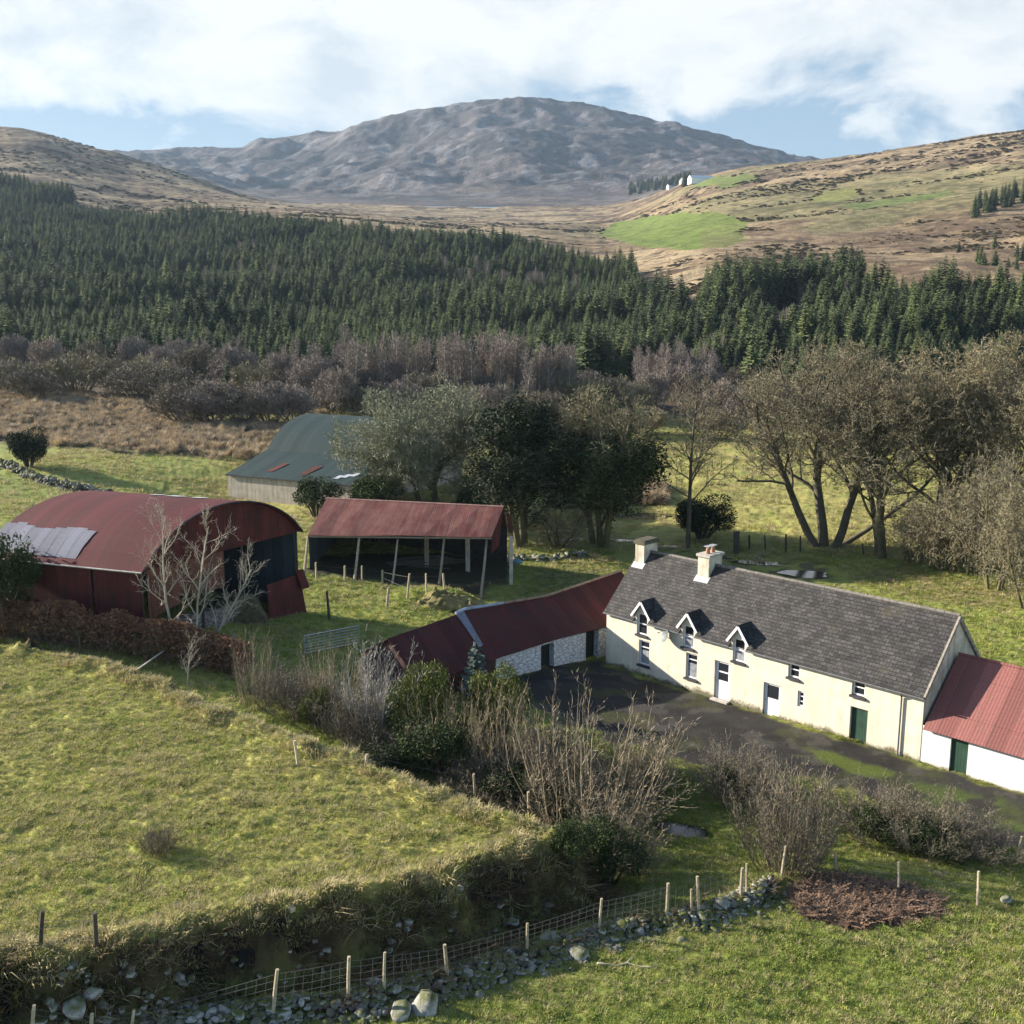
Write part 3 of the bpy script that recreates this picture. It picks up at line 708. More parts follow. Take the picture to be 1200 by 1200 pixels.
def annex():
    t = empty('outbuilding', house_pt(LH, 0, 0), RZ, label='low whitewashed outbuilding with bright red tin roof against the farmhouse gable', cat='outbuilding')
    L, EZ, RY, RT, W = 11.5, 2.12, 3.55, 5.2, 7.0; d = (1.58, 2.5, -.1, 2.08)
    m = MB(); wall_open(m, .02, L, EZ, [d], .3, .02); m.poly((L, .02, -.6), (L, W, -.6), (L, W, EZ), (L, RY, RT), (L, .02, EZ)); m.poly((L, W, -.6), (.02, W, -.6), (.02, W, EZ), (L, W, EZ)); m.build('wall', M_WHITEWALL, t)
    sl = (RT-EZ)/RY; r = MB(); z0 = EZ+.1-sl*.25
    r.slab([(.16, -.25, z0), (L+.15, -.25, z0), (L+.15, RY, RT+.1), (.16, RY, RT+.1)], .05); r.slab([(L+.15, W+.2, EZ-.08), (.16, W+.2, EZ-.08), (.16, RY, RT+.1), (L+.15, RY, RT+.1)], .05)
    ro = r.build('roof', M_TIN_NEW, t); k = MB(); k.tube([(.16, RY, RT+.1), (L+.15, RY, RT+.1)], .09, 8); k.build('ridge_cap', M_TIN_NEW, ro)
    q = MB(); n = 5
    for i in range(n): q.box(d[0]+.03+(d[1]-d[0]-.06)*i/n, d[0]+.022+(d[1]-d[0]-.06)*(i+1)/n, .14, .18, d[2]+.04, d[3]-.03)
    q.box(d[0]+.03, d[1]-.03, .181, .2, d[2]+.04, d[3]-.03); q.build('door', M_GREEN, t)
annex()

# ------------------------------------------------------------------ long stone outbuilding (L-wing)
def wing():
    F0 = np.array(P(705, 733, 2.3)); F1 = np.array(P(583, 768, 2.3)); e = F1-F0; rz = math.atan2(-e[1], -e[0])   # local x from far-left end towards the house
    L = 21.0; Lf = 15.75
    o = F0+e/np.linalg.norm(e)*Lf; o[2] = 0
    t = empty('stone_outbuilding', tuple(o), rz, label='long low stone outbuilding with sagging maroon tin roof, joined to the farmhouse corner', cat='outbuilding')
    W = 6.0; EZ = 2.35; RY = 3.0
    rid = [(0, 4.05), (5.2, 4.5), (6.0, 4.63), (9.3, 4.4), (13.3, 4.15), (17, 4.4), (L, 4.68)]
    rz_ = lambda x: float(np.interp(x, [a for a, b in rid], [b for a, b in rid]))
    ev = lambda x: EZ-.25*(1-min(max((x-4.5)/1.5, 0), 1))+.06*math.sin(x*.7)
    # doorways (x measured from the left end): seen between white wall panels
    ops = [(9.95, 11.15, -.1, 2.1), (14.2, 15.45, -.1, 2.15)]
    m = MB(); wall_open(m, 6.0, L, 2.28, ops, .5)
    m.poly((L, 0, -.6), (L, W, -.6), (L, W, EZ), (L, RY, 4.5), (L, 0, 2.28)); m.poly((L, W, -.6), (0, W, -.6), (0, W, EZ), (L, W, EZ))
    m.build('wall', M_RUBBLE, t)
    m = MB(); m.poly((0, 0, -.6), (6, 0, -.6), (6, 0, 2.1), (0, 0, 2.0)); m.poly((0, W, -.6), (0, 0, -.6), (0, 0, 2.0), (0, RY, 3.95), (0, W, 2.2)); m.build('end_wall', flat('dark_end_boards', (.07, .04, .035), .9, .4, 3), t)
    def strip(m, xs, dz):
        for a, b in zip(xs[:-1], xs[1:]):
            m.slab([(a, -.25, ev(a)-.1+dz), (b, -.25, ev(b)-.1+dz), (b, RY, rz_(b)+dz), (a, RY, rz_(a)+dz)], .05)
            m.slab([(b, W+.25, EZ-.1+dz), (a, W+.25, EZ-.1+dz), (a, RY, rz_(a)+dz), (b, RY, rz_(b)+dz)], .05)
    r = MB(); strip(r, [-.2, 2.5, 5.2], 0); strip(r, [5.2, 6.2, 7.5, 9.3, 11, 13.3, 15, 17, 19, L], .05); ro = r.build('roof', M_TIN_OLD, t)
    zs = lambda x, y: ev(x)-.1+.05+(rz_(x)-ev(x)+.1)*(y+.25)/(RY+.25)+.03
    g = MB(); g.slab([(5.22, .7, zs(5.22, .7)), (5.55, .7, zs(5.7, .7)), (5.85, RY, zs(5.85, RY)), (5.22, RY, zs(5.22, RY))], .01); g.build('tin_strip', M_TIN_GREY, ro)
    k = MB()
    xs = [5.2, 6, 7, 8, 9.3]
    for a, b in zip(xs[:-1], xs[1:]): k.tube([(a, RY, rz_(a)+.11), (b, RY, rz_(b)+.11)], .10, 8)
    tag(k.build('ridge_cap', flat('pale_ridge_cap', (.27, .31, .40), .6, .3), ro), 'pale blue grey ridge capping')
    k = MB(); xs = [9.3, 11, 13.3, 15, 17, 19, L]
    for a, b in zip(xs[:-1], xs[1:]): k.tube([(a, RY, rz_(a)+.11), (b, RY, rz_(b)+.11)], .09, 8)
    k.build('ridge_cap', flat('rusty_ridge_cap', (.22, .16, .12), .8, .4), ro)
    for a, b, c, d in ops:
        q = MB(); q.box(a+.02, b-.02, .42, .47, c, d-.02); q.build('door', M_DARKDOOR, t)
wing()

# ------------------------------------------------------------------ barrel roof hay barn
def barn():
    bL, bR, bF = (np.array(P(*q)) for q in ((163,668,7.4), (349,621,7.4), (-14,650.5,7.4)))
    g = bR-bL; l = bF-bL; o = Vector((bL[0], bL[1], 0)); G = Vector(g); L = Vector(l)
    t = empty('hay_barn', o, 0, label='large barrel roofed hay barn clad in crimson corrugated iron, patched grey near its eave', cat='barn')
    pt = lambda u, v, z: tuple(G*u+L*v+UP*z)                # u across the gable, v along the length
    rise = 3.25; n = 20; EZ = 7.4
    def arc(u): a = math.radians(62); R = .5/math.sin(a); x = u-.5; return (math.sqrt(max(R*R-x*x, 0))-R*math.cos(a))/(R-R*math.cos(a))*rise
    def az(u): return EZ+arc(u)
    r = MB(); segs = 6
    for i in range(n):
        u0, u1 = i/n, (i+1)/n
        if i == 0: u0 = -.012
        if i == n-1: u1 = 1.012
        z0 = az(max(u0, 0))-(.12 if u0 < 0 else 0); z1 = az(min(u1, 1))-(.12 if u1 > 1 else 0)
        for k in range(segs):
            v0 = -.03+1.06*k/segs; v1 = -.03+1.06*(k+1)/segs
            r.poly(pt(u0, v0, z0), pt(u0, v1, z0), pt(u1, v1, z1), pt(u1, v0, z1))
            r.poly(pt(u0, v0, z0-.06), pt(u1, v0, z1-.06), pt(u1, v1, z1-.06), pt(u0, v1, z0-.06))
    ro = r.build('roof', M_TIN_BARN, t)
    ed = MB(); ed.tube([pt(i/n, -.032, az(i/n)-.03) for i in range(n+1)], .06, 6); ed.build('roof_edge', M_DARKTRIM, ro)
    ed = MB(); ed.tube([pt(-.014, -.03, EZ-.14), pt(-.014, 1.03, EZ-.14)], .07, 6); ed.build('gutter', flat('pale_gutter', (.35, .33, .30), .7), ro)
    # bare galvanised patch: sheets of uneven length lying on the curve
    p = MB(); rr = random.Random(3); sheets = 9
    for k in range(sheets):
        v0 = .42+.62*k/sheets; v1 = v0+.62/sheets*.97; top = .135+.010*math.sin(k*1.1)+rr.uniform(-.004, .004)
        us = np.linspace(.012, top, 6)
        for a, b in zip(us[:-1], us[1:]):
            p.poly(pt(a, v0, az(a)+.05), pt(a, v1, az(a)+.05), pt(b, v1, az(b)+.05), pt(b, v0, az(b)+.05))
    tag(p.build('roof_patch', M_TIN_GREY, ro), 'bare grey galvanised sheets')
    p = MB()
    for k, (v, w) in enumerate(((.52, .05), (.37, .09), (.22, .06))):
        p.poly(pt(.56, v, az(.56)+.06), pt(.56, v+w, az(.56)+.06), pt(.63, v+w, az(.63)+.05), pt(.63, v, az(.63)+.05))
    p.build('ridge_patch', flat('white_sheet', (.5, .52, .55), .5, .1), ro)
    # long near wall
    w = MB()
    w.slab([pt(.004, .0, 2.9), pt(.004, .30, 2.6), pt(.004, .30, EZ-.1), pt(.004, .0, EZ-.1)], .04); w.slab([pt(.004, .315, 2.0), pt(.004, 1, 2.4), pt(.004, 1, EZ-.1), pt(.004, .315, EZ-.1)], .04)
    w.build('side_wall', M_TIN_DARK, t)
    w = MB(); w.slab([pt(.99, 1, .6), pt(.99, 0, .6), pt(.99, 0, EZ), pt(.99, 1, EZ)], .04); w.build('side_wall', M_BLUETIN, t)
    w = MB(); us = [i/n for i in range(n+1)]
    w.poly(*([pt(0.004, 1, 1.8), pt(.99, 1, 1.5)]+[pt(u, 1, az(u)-.07) for u in reversed(us)])); w.build('end_wall', M_BLUETIN, t)
    # near gable: sheeting in the arch, a lower apron on the left, torn open on the right
    w = MB()
    tie = lambda u: EZ-.15-.25*max(0, 1-u)*0
    w.poly(*([pt(0.005, .004, tie(0)), pt(.995, .004, tie(1))]+[pt(u, .004, az(u)-.08) for u in reversed(us[1:-1])])); w.build('gable_sheeting', M_TIN_DARK, t)
    w = MB()
    w.slab([pt(.045, .008, 3.9), pt(.22, .008, 4.4), pt(.22, .008, EZ-.16), pt(.045, .008, EZ-.16)], .04); w.slab([pt(.22, .012, 4.9), pt(.50, .012, 4.6), pt(.50, .012, EZ-.14), pt(.22, .012, EZ-.14)], .04)
    tag(w.build('gable_sheeting', M_TIN_RUST and tin('brown_sheeting', (.17, .075, .05), (.10, .05, .035), .5), t), 'rusty brown lower sheets')
    w = MB(); w.slab([pt(.74, -.03, .9), pt(1.0, -.04, 1.0), pt(1.0, .0, 4.0), pt(.76, -.005, 3.9)], .04); tag(w.build('loose_sheet', M_TIN_DARK, t), 'red sheet panel at the foot of the open corner')
    w = MB(); w.slab([pt(.97, -.045, 2.9), pt(1.02, -.05, 2.9), pt(1.02, -.01, 4.3), pt(.96, -.008, 4.4)], .04); w.build('loose_sheet', M_TIN_DARK, t)
    s = MB(); s.box(0, 1, 0, 1, 0, 1); s.v = [pt(.30+.30*x, .02+.05*y, .2+(3.1 if x < .5 else 2.6)*z) for x, y, z in s.v]; s.build('stone_wall', M_STONE, t)
    s = MB(); s.box(0, 1, 0, 1, 0, 1); s.v = [pt(.02+.28*x, .02+.05*y, .2+3.0*z) for x, y, z in s.v]; s.build('stone_wall', M_STONE, t)
    # steel frame
    for u in (0.02, .36, .62, .985):
        f = MB(); f.tube([pt(u, .015, .3), pt(u, .015, EZ-.1)], .09, 6); f.build('post', M_OLDPOST, t)
    for v in (.35, .7):
        for u in (.02, .98):
            f = MB(); f.tube([pt(u, v, .3), pt(u, v, EZ-.1)], .09, 6); f.build('post', M_OLDPOST, t)
    return pt, o
barn_pt, barn_o = barn()
def hay():
    t = MB(); q = random.Random(8)
    t2 = empty('hay_heap', barn_o+Vector(barn_pt(.66, .12, 1.0)), .3, label='dark weathered heap of hay piled inside the open barn gable', cat='hay')
    n = 16; V = []; Fc = []
    for i in range(n+1):
        for j in range(n+1):
            x = (i/n-.5)*2; y = (j/n-.5)*2; h = max(0, 1-x**4)*max(0, 1-y**4)*2.5+.25*q.uniform(-1, 1); V.append((x*2.6, y*2.2, h-.4))
    for i in range(n):
        for j in range(n): a = i*(n+1)+j; Fc.append((a, a+n+1, a+n+2, a+1))
    t.v = V; t.f = Fc; t.build('heap', flat('old_hay', (.09, .075, .04), .95, .5, 4, bmp=.6), t2)
hay()

# ------------------------------------------------------------------ open pole shed
def shed():
    e0 = np.array(P(361, 627, 4.5)); e1 = np.array(P(576, 629, 4.5)); r0 = np.array(P(382.5, 584, 6.4)); r1 = np.array(P(590, 594, 6.4))
    o = Vector((e0[0], e0[1], 0)); t = empty('pole_shed', o, 0, label='open fronted shed with pinkish red tin roof on leaning timber poles', cat='shed')
    q = lambda p: tuple(Vector(p)-o)
    r = MB(); m0 = q(e0); m1 = q(e1); a0 = q(r0); a1 = q(r1)
    ns = 8
    for i in range(ns):
        f0, f1 = i/ns, (i+1)/ns; L = lambda a, b, f: tuple(Vector(a).lerp(Vector(b), f))
        s0 = .05*math.sin(f0*9); s1 = .05*math.sin(f1*9); dn = lambda p, s: (p[0], p[1], p[2]-s)
        r.slab([dn(L(m0, m1, f0), s0), dn(L(m0, m1, f1), s1), L(a0, a1, f1), L(a0, a1, f0)], .04)
    b0 = (a0[0]+.3, a0[1]+5.0, 3.6); b1 = (a1[0]+.3, a1[1]+5.0, 3.6); r.slab([b1, b0, a0, a1], .04)
    ro = r.build('roof', M_TIN_SHED, t); k = MB(); k.tube([a0, a1], .1, 8); k.build('ridge_cap', flat('pink_ridge', (.34, .19, .16), .7, .3), ro)
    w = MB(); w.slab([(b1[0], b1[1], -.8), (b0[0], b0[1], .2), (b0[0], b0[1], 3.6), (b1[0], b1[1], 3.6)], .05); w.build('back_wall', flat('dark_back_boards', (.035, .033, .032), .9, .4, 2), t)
    w = MB(); w.poly((m0[0]+.05, m0[1], .6), (b0[0], b0[1], .6), (b0[0], b0[1], 3.6), (a0[0]+.05, a0[1], 6.3), (m0[0]+.05, m0[1], 4.4)); w.build('end_wall', M_BLUETIN, t)
    w = MB(); x = m1[0]
    w.slab([(m1[0]-.02, m1[1]+.4, 2.9), (a1[0]-.35, a1[1]-1.6, 3.2), (a1[0]-.05, a1[1]-.05, 6.25), (m1[0]+.05, m1[1]+.2, 4.55)], .04)
    w.slab([(a1[0]+.5, a1[1]+.3, 4.0), (a1[0]+.9, a1[1]+1.9, 3.6), (a1[0]+.7, a1[1]+1.9, 5.0), (a1[0]+.3, a1[1]+.3, 6.1)], .04); w.build('gable_sheet', M_TIN_DARK, t)
    for tp, ft, rad in (((421,628), (415,678), .12), ((466,632), (459,686), .10), ((520.5,630), (514,685), .11), ((570.5,632), (562.5,702), .12), ((361,628), (356,672), .12)):
        g = at(*ft); d = ray(*tp); tt = (e0[1]+.2)/d[1]; top = Vector((d[0]*tt, d[1]*tt, CAMH+d[2]*tt)); top.z = min(top.z, 4.5)
        p = MB(); p.tube([q(g-Vector((0, 0, .3))), tuple((Vector(q(g))+Vector(q(top)))/2+Vector((.04, 0, 0))), q(top)], [rad, rad*.95, rad*.85], 8); p.build('pole', M_TIMBER, t)
    g = at(599, 684); p = MB(); h = Vector(q(g)); p.box(h.x-.16, h.x+.16, h.y-.16, h.y+.16, h.z-.3, h.z+4.3); tag(p.build('pole', M_CONC, t), 'square grey concrete pillar')
    for px in ((500,660), (547,672)):
        g = at(px[0], px[1]+6); h = Vector(q(g)); h.y = max(h.y, 3.5); p = MB(); p.box(h.x-.2, h.x+.2, h.y-.15, h.y+.15, -.5, 3.9); p.build('pole', M_CONC if px[0] > 520 else M_TIMBER, t)
    b = MB(); b.bar(m0, m1, .1, .14); b.v = [(x, y+.12, z-.16) for x, y, z in b.v]; b.build('beam', M_TIMBER, t)
    # clutter stored under the roof
    return o
shed_o = shed()
def clutter():
    rr = random.Random(5)
    names = [('timber_pile', 'stack of dark old timber in shade under the pole shed roof', 'timber'), ]
    c = at(500, 676)+Vector((0, 3.5, 0)); t = empty('timber_pile', c, .05, label=names[0][1], cat='timber'); m = MB()
    for k in range(26):
        x = rr.uniform(-2.2, 2.2); y = rr.uniform(-.8, .8); z = .1+.15*(k//5); L = rr.uniform(1.2, 2.6); m.bar((x-L, y, z+rr.uniform(-.04, .04)), (x+L, y+rr.uniform(-.3, .3), z+rr.uniform(-.1, .2)), .14, .1)
    m.build('planks', M_OLDPOST, t)
    c = at(603, 662)+Vector((.3, 0, .05)); V = []
    m = MB(); m.tube([(-.5, 0, .15), (-.2, .05, .28), (.1, -.04, .3), (.45, .05, .18)], [.12, .24, .26, .1], 8); m.build('plastic_sheet', flat('blue_plastic', (.16, .30, .40), .5), None, True, loc=c)
    tag(bpy.data.objects['plastic_sheet'], 'crumpled pale blue plastic sheet on grass behind the concrete pillar', 'plastic sheet')
clutter()

# ------------------------------------------------------------------ teal shed beyond the trees
def tealshed():
    e0 = np.array(P(266.7, 555.3, 4.5)); e1 = np.array(P(375, 565, 4.5)); o = Vector((e0[0], e0[1], 0)); d = Vector(e1-e0).normalized(); L = 18.0; bk = Vector((-d.y, d.x, 0))
    t = empty('teal_roofed_barn', o, math.atan2(d.y, d.x), label='pale concrete barn with teal green arched roof and lean-to, behind the bare spreading tree', cat='barn')
    EZ = 4.5; prof = [(-.2, EZ), (3.5, 5.4), (7.4, 6.5)]; q = at(333, 521)
    ax0, axr, h0, rise = 7.3, 10.0, 6.42, 9.2
    A0 = .62; arc = [(ax0+axr*(math.cos(A0)-math.cos(a)), h0+rise*(math.sin(a)-math.sin(A0))) for a in np.linspace(A0, math.pi-A0*.6, 17)]
    prof2 = [(7.3, 6.42)]+arc[1:]
    m = MB()
    for a, b in zip(prof[:-1], prof[1:]): m.slab([(-.15, a[0], a[1]), (L, a[0], a[1]), (L, b[0], b[1]), (-.15, b[0], b[1])], .05)
    for a, b in zip(prof2[:-1], prof2[1:]): m.slab([(-.05, a[0], a[1]), (L, a[0], a[1]), (L, b[0], b[1]), (-.05, b[0], b[1])], .05)
    ro = m.build('roof', M_TIN_TEAL, t)
    for x0, x1, a, b in ((4.6, 5.5, 1.4, 4.0), (9.5, 10.5, 1.4, 4.0)):
        p = MB(); zf = lambda y: EZ+(y+.2)*.9/3.7+.05 if y < 3.5 else 5.45+(y-3.5)*1.1/3.9; p.poly((x0, a, zf(a)), (x1, a, zf(a)), (x1+.5, b, zf(b)+.02), (x0+.5, b, zf(b)+.02)); tag(p.build('roof_sheet', M_TIN_RUST, ro), 'rusty orange replacement sheet')
    p = MB()
    for k in range(3): p.poly((14.5+k*.8, 1.0+k*.5, 4.86+k*.12), (15.2+k*.8, 1.0+k*.5, 4.86+k*.12), (15.5+k*.8, 2.0+k*.5, 5.1+k*.12), (14.8+k*.8, 2.0+k*.5, 5.1+k*.12))
    p.build('skylight', flat('clear_sheet', (.4, .44, .5), .3, .1), ro)
    w = MB(); w.poly((0, 0, 1), (L, 0, -1), (L, 0, EZ+.02), (0, 0, EZ+.02)); w.poly((0, 7.4, 1), (0, 0, 1), (0, 0, EZ), (0, 7.4, 6.45)); w.poly(*([(0, arc[-1][0], 1), (0, 7.4, 1)]+[(0, a, b-.05) for a, b in arc])); w.poly(*([(L, 7.4, 0), (L, arc[-1][0], 0)]+[(L, a, b-.05) for a, b in reversed(arc)])); w.poly((L, 0, 0), (L, 7.4, 0), (L, 7.4, 6.45), (L, 0, EZ)); w.build('wall', M_PALECONC, t)
    f = MB(); f.box(-.15, L, -.26, -.18, EZ-.18, EZ-.01); f.build('fascia', M_DARKTRIM, ro)
tealshed()

# ------------------------------------------------------------------ far farm on the hill
def farcottage(px, L, W, H, R, rz, mw, mr, name, label, cat):
    c = at(*px); t = empty(name, c-Vector((0, 0, .5)), rz, label=label, cat=cat); m = MB(); x = L/2; y = W/2
    m.poly((-x,-y,-2), (x,-y,-2), (x,-y,H), (-x,-y,H)); m.poly((x,y,-2), (-x,y,-2), (-x,y,H), (x,y,H)); m.poly((x,-y,-2), (x,y,-2), (x,y,H), (x,0,R), (x,-y,H)); m.poly((-x,y,-2), (-x,-y,-2), (-x,-y,H), (-x,0,R), (-x,y,H)); m.build('wall', mw, t)
    r = MB(); r.slab([(-x-.3,-y-.4,H-.2), (x+.3,-y-.4,H-.2), (x+.3,0,R+.15), (-x-.3,0,R+.15)], .2); r.slab([(x+.3,y+.4,H-.2), (-x-.3,y+.4,H-.2), (-x-.3,0,R+.15), (x+.3,0,R+.15)], .2); r.build('roof', mr, t)
M_FARWHITE = flat('far_white', (.8, .8, .78), .8, .05); M_FARROOF = flat('far_roof', (.10, .10, .11), .7); M_FARPALE = flat('far_pale_roof', (.55, .58, .62), .6)
farcottage((801,216), 16, 11, 7, 12, 1.0, M_FARWHITE, M_FARROOF, 'cottage', 'small white gabled house beside dark spruces on the far hill', 'house')
farcottage((821,214), 34, 13, 6, 10, .25, M_FARWHITE, M_FARPALE, 'farm_shed', 'long pale farm shed beside the white house on the far hill', 'shed')
farcottage((788,221), 19, 10, 5, 8, .3, M_FARPALE, M_FARROOF, 'farm_shed', 'small dark roofed shed below the spruces on the far hill', 'shed')

# ------------------------------------------------------------------ plants: shared meshes
M_BARK = leafmat('bark_dark', (.055, .047, .034), (.10, .088, .06), .2)
M_BARKMOSS = leafmat('bark_mossy', (.07, .065, .03), (.15, .13, .06), .2)
M_TWIG_OLIVE = leafmat('twigs_olive', (.14, .122, .075), (.26, .228, .145), .18)
M_TWIG_GREY = leafmat('twigs_lichen', (.13, .138, .09), (.25, .26, .175), .15)
M_TWIG_PURPLE = leafmat('twigs_birch', (.145, .122, .106), (.26, .218, .188), .25)
M_TWIG_BROWN = leafmat('twigs_brown', (.10, .085, .06), (.21, .178, .125), .25)
M_TWIG_TAN = leafmat('twigs_tan', (.18, .145, .098), (.36, .295, .20), .25)
M_STEM_PALE = leafmat('stems_pale', (.27, .235, .175), (.47, .43, .34), .12)
M_STEM_GREY = leafmat('stems_grey', (.26, .24, .21), (.42, .39, .35), .15)
M_BIRCH = leafmat('birch_bark', (.35, .32, .28), (.58, .54, .48), .15)
M_IVY = leafmat('ivy_leaves', (.020, .036, .014), (.055, .075, .026), .2, .7, .1, .12)
M_HOLLY = leafmat('dark_evergreen_leaves', (.014, .025, .013), (.034, .05, .022), .2, .7, .05, .12)
M_LAUREL = leafmat('shrub_leaves', (.055, .08, .02), (.14, .15, .035), .2, .65, .15, .15)
M_SPRUCE = leafmat('spruce_needles', (.052, .080, .034), (.125, .152, .060), .55, .8)
M_SPRUCEBLUE = leafmat('blue_spruce_needles', (.045, .075, .062), (.08, .115, .095), .2, .8)
M_BROWNLEAF = leafmat('dead_beech_leaves', (.10, .045, .025), (.30, .155, .085), .2, .8, .15)
M_BRACKEN = leafmat('dead_bracken', (.075, .043, .028), (.20, .135, .09), .3, .9)
M_GORSE = leafmat('dark_scrub', (.06, .05, .028), (.13, .10, .055), .35, .9)

def rotabout(d, ang, az):
    a = d.orthogonal().normalized(); b = d.cross(a)
    return (d*math.cos(ang)+(a*math.cos(az)+b*math.sin(az))*math.sin(ang)).normalized()
def grow(r, p, d, L, rad, lev, G, out):
    n = G['seg'][lev]; pts = [p.copy()]; rads = [rad]; wd = G['wander'][lev]; tr = G['trop'][lev]; tap = G['taper'][lev]; env = G.get('env'); st = L/n
    for i in range(n):
        d = (d+Vector((r.gauss(0, wd), r.gauss(0, wd), r.gauss(0, wd)+tr))).normalized(); p = p+d*st
        if p.z < .05: p.z = .05
        pts.append(p.copy()); rads.append(rad*(1-tap*(i+1)/n))
        if env and lev > 0:
            c, e = env; q = ((p.x-c[0])/e[0])**2+((p.y-c[1])/e[1])**2+((p.z-c[2])/(e[2] if p.z > c[2] else e[3]))**2
            if q > 1+r.uniform(-.15, .12): break
    out[lev].append((pts, rads)); m = len(pts)-1
    if lev+1 >= len(G['seg']): return
    k = G['kids'][lev]; s0 = G['start'][lev]; az = r.uniform(0, 6.28)
    frac = m/n
    for j in range(max(1, int(k*frac+.5))):
        t = (s0+(1-s0)*(j+r.random())/max(1, k*frac))*m; t = min(t, m-.001); i = int(t); f = t-i
        q = pts[i].lerp(pts[i+1], f); dd = (pts[i+1]-pts[i]).normalized(); az += 2.4+r.uniform(-.5, .5)
        ln = L*G['ratio'][lev]*(1-G.get('short', .35)*t/m)*r.uniform(.75, 1.2); rr = (rads[i]*(1-f)+rads[i+1]*f)*G['rr'][lev]
        grow(r, q, rotabout(dd, G['ang'][lev]*r.uniform(.7, 1.3), az), ln, max(rr, G['rmin']), lev+1, G, out)
def ribbons(out, levs, wmul=1.0, seed=0):
    P0 = []; P1 = []; R0 = []; R1 = []
    for lv in levs:
        for pts, rads in out[lv]:
            for a, b, x, y in zip(pts[:-1], pts[1:], rads[:-1], rads[1:]): P0.append(a[:]); P1.append(b[:]); R0.append(x); R1.append(y)
    if not P0: return np.zeros((0, 3)), np.zeros((0, 4), int)
    P0 = np.array(P0); P1 = np.array(P1); R0 = np.array(R0)[:, None]*wmul; R1 = np.array(R1)[:, None]*wmul; g = np.random.default_rng(seed)
    d = P1-P0; s = np.cross(d, g.normal(size=d.shape)); s /= np.linalg.norm(s, axis=1)[:, None]+1e-9
    V = np.stack([P0-s*R0, P0+s*R0, P1+s*R1, P1-s*R1], 1).reshape(-1, 3); return V, np.arange(len(V)).reshape(-1, 4)
def tubes(out, levs, sides):
    m = MB()
    for lv in levs:
        for pts, rads in out[lv]: m.tube(pts, rads, sides[lv], False)
    return m
def leaves(g, cen, size, up=.3):
    n = len(cen); a = g.normal(size=(n, 3)); a[:, 2] *= .6; a /= np.linalg.norm(a, axis=1)[:, None]
    b = np.cross(a, g.normal(size=(n, 3))); b /= np.linalg.norm(b, axis=1)[:, None]; s = size*g.uniform(.6, 1.3, (n, 1))
    V = np.stack([cen-a*s, cen+b*s*.45, cen+a*s, cen-b*s*.45], 1).reshape(-1, 3); return V, np.arange(len(V)).reshape(-1, 4)
class Proto: pass
def proto(name, trunk=None, crown=None, h=1, w=1, tm=None, cm=None, extra=None, names=('trunk', 'crown')):
    p = Proto(); p.h = h; p.w = w; p.parts = []
    if trunk: p.parts.append((names[0], trunk.mesh(name+'_'+names[0], tm, True)))
    if crown is not None and len(crown[0]): p.parts.append((names[1], npmesh(name+'_'+names[1], crown[0], [crown[1]], cm)))
    if extra: p.parts += extra
    return p
def bare(name, seed, G, L, rad, tm, cm, tl, h, w, d=Vector((0, 0, 1)), starts=None, wmul=1.0, sides=(8, 6, 4, 3, 3, 3)):
    r = random.Random(seed); out = [[] for _ in G['seg']]
    for p, dd, l, ra in (starts or [(Vector((0, 0, -.3)), d, L, rad)]): grow(r, p, dd, l, ra, 0, G, out)
    pr = proto(name, tubes(out, range(tl), sides), ribbons(out, range(tl, len(G['seg'])), wmul, seed), h, w, tm, cm); pr.out = out; return pr
def put(p, name, loc, rz=0, sx=1, sz=1, one=False, lean=(0, 0), **k):
    e = empty(name, loc, rz, **k); e.rotation_euler = (lean[0], lean[1], rz); e.scale = (sx, sx, sz)
    for nm, me in p.parts: link(nm, me, e)
    return e
def plant(p, name, base, hpx, wpx, rz=0, sink=.1, **k):
    c = at(*base) if not isinstance(base, Vector) else base
    s = mpp(c); return put(p, name, c-Vector((0, 0, sink)), rz, wpx*s/p.w, hpx*s/p.h, **k)

# spreading sycamore, 15 m tall and 18 m wide
GD = dict(seg=[3, 7, 6, 5, 4, 2], wander=[.08, .16, .2, .24, .28, .25], trop=[.05, .045, .05, .03, .02, .02], taper=[.3, .7, .75, .7, .7, .6], kids=[12, 10, 8, 7, 6], start=[.4, .2, .2, .15, .15], ratio=[3.1, .5, .52, .5, .6], rr=[.55, .55, .55, .6, .7], ang=[.95, .75, .75, .75, .7], rmin=.013, env=((-2.6, 0, 6.3), (9, 9, 8.8, 4.8)), short=.25)
T_SYC = bare('spreading_tree', 3, GD, 3.6, .42, M_BARKMOSS, M_TWIG_GREY, 3, 15, 18, starts=[(Vector((0, 0, -.3)), Vector((-.22, 0, 1)), 3.8, .42), (Vector((-1.8, .4, -.3)), Vector((-.3, .1, 1)), 3.6, .32)], wmul=2.0)
# tall multi-stemmed beech
GB = dict(seg=[7, 6, 6, 5, 4, 2], wander=[.07, .13, .18, .22, .26, .2], trop=[.05, .08, .06, .04, .03, .02], taper=[.6, .7, .75, .7, .7, .6], kids=[11, 8, 7, 6, 5], start=[.33, .2, .2, .15, .15], ratio=[.66, .56, .5, .48, .6], rr=[.5, .55, .55, .6, .7], ang=[.75, .7, .7, .7, .65], rmin=.014, env=((0, 0, 12), (9.2, 8, 8.2, 9.5)), short=.35)
st = [(Vector((-.5, 0, -.3)), Vector((-.55, .1, 1)), 14.5, .38), (Vector((.1, .3, -.3)), Vector((.02, .2, 1)), 16, .48), (Vector((.8, -.2, -.3)), Vector((.32, -.1, 1)), 15.5, .40), (Vector((1.0, .1, -.2)), Vector((.95, .1, .55)), 12, .26)]
T_BEECH = bare('multi_stem_tree', 8, GB, 0, 0, M_BARK, M_TWIG_OLIVE, 3, 20, 18, starts=st, wmul=1.6)
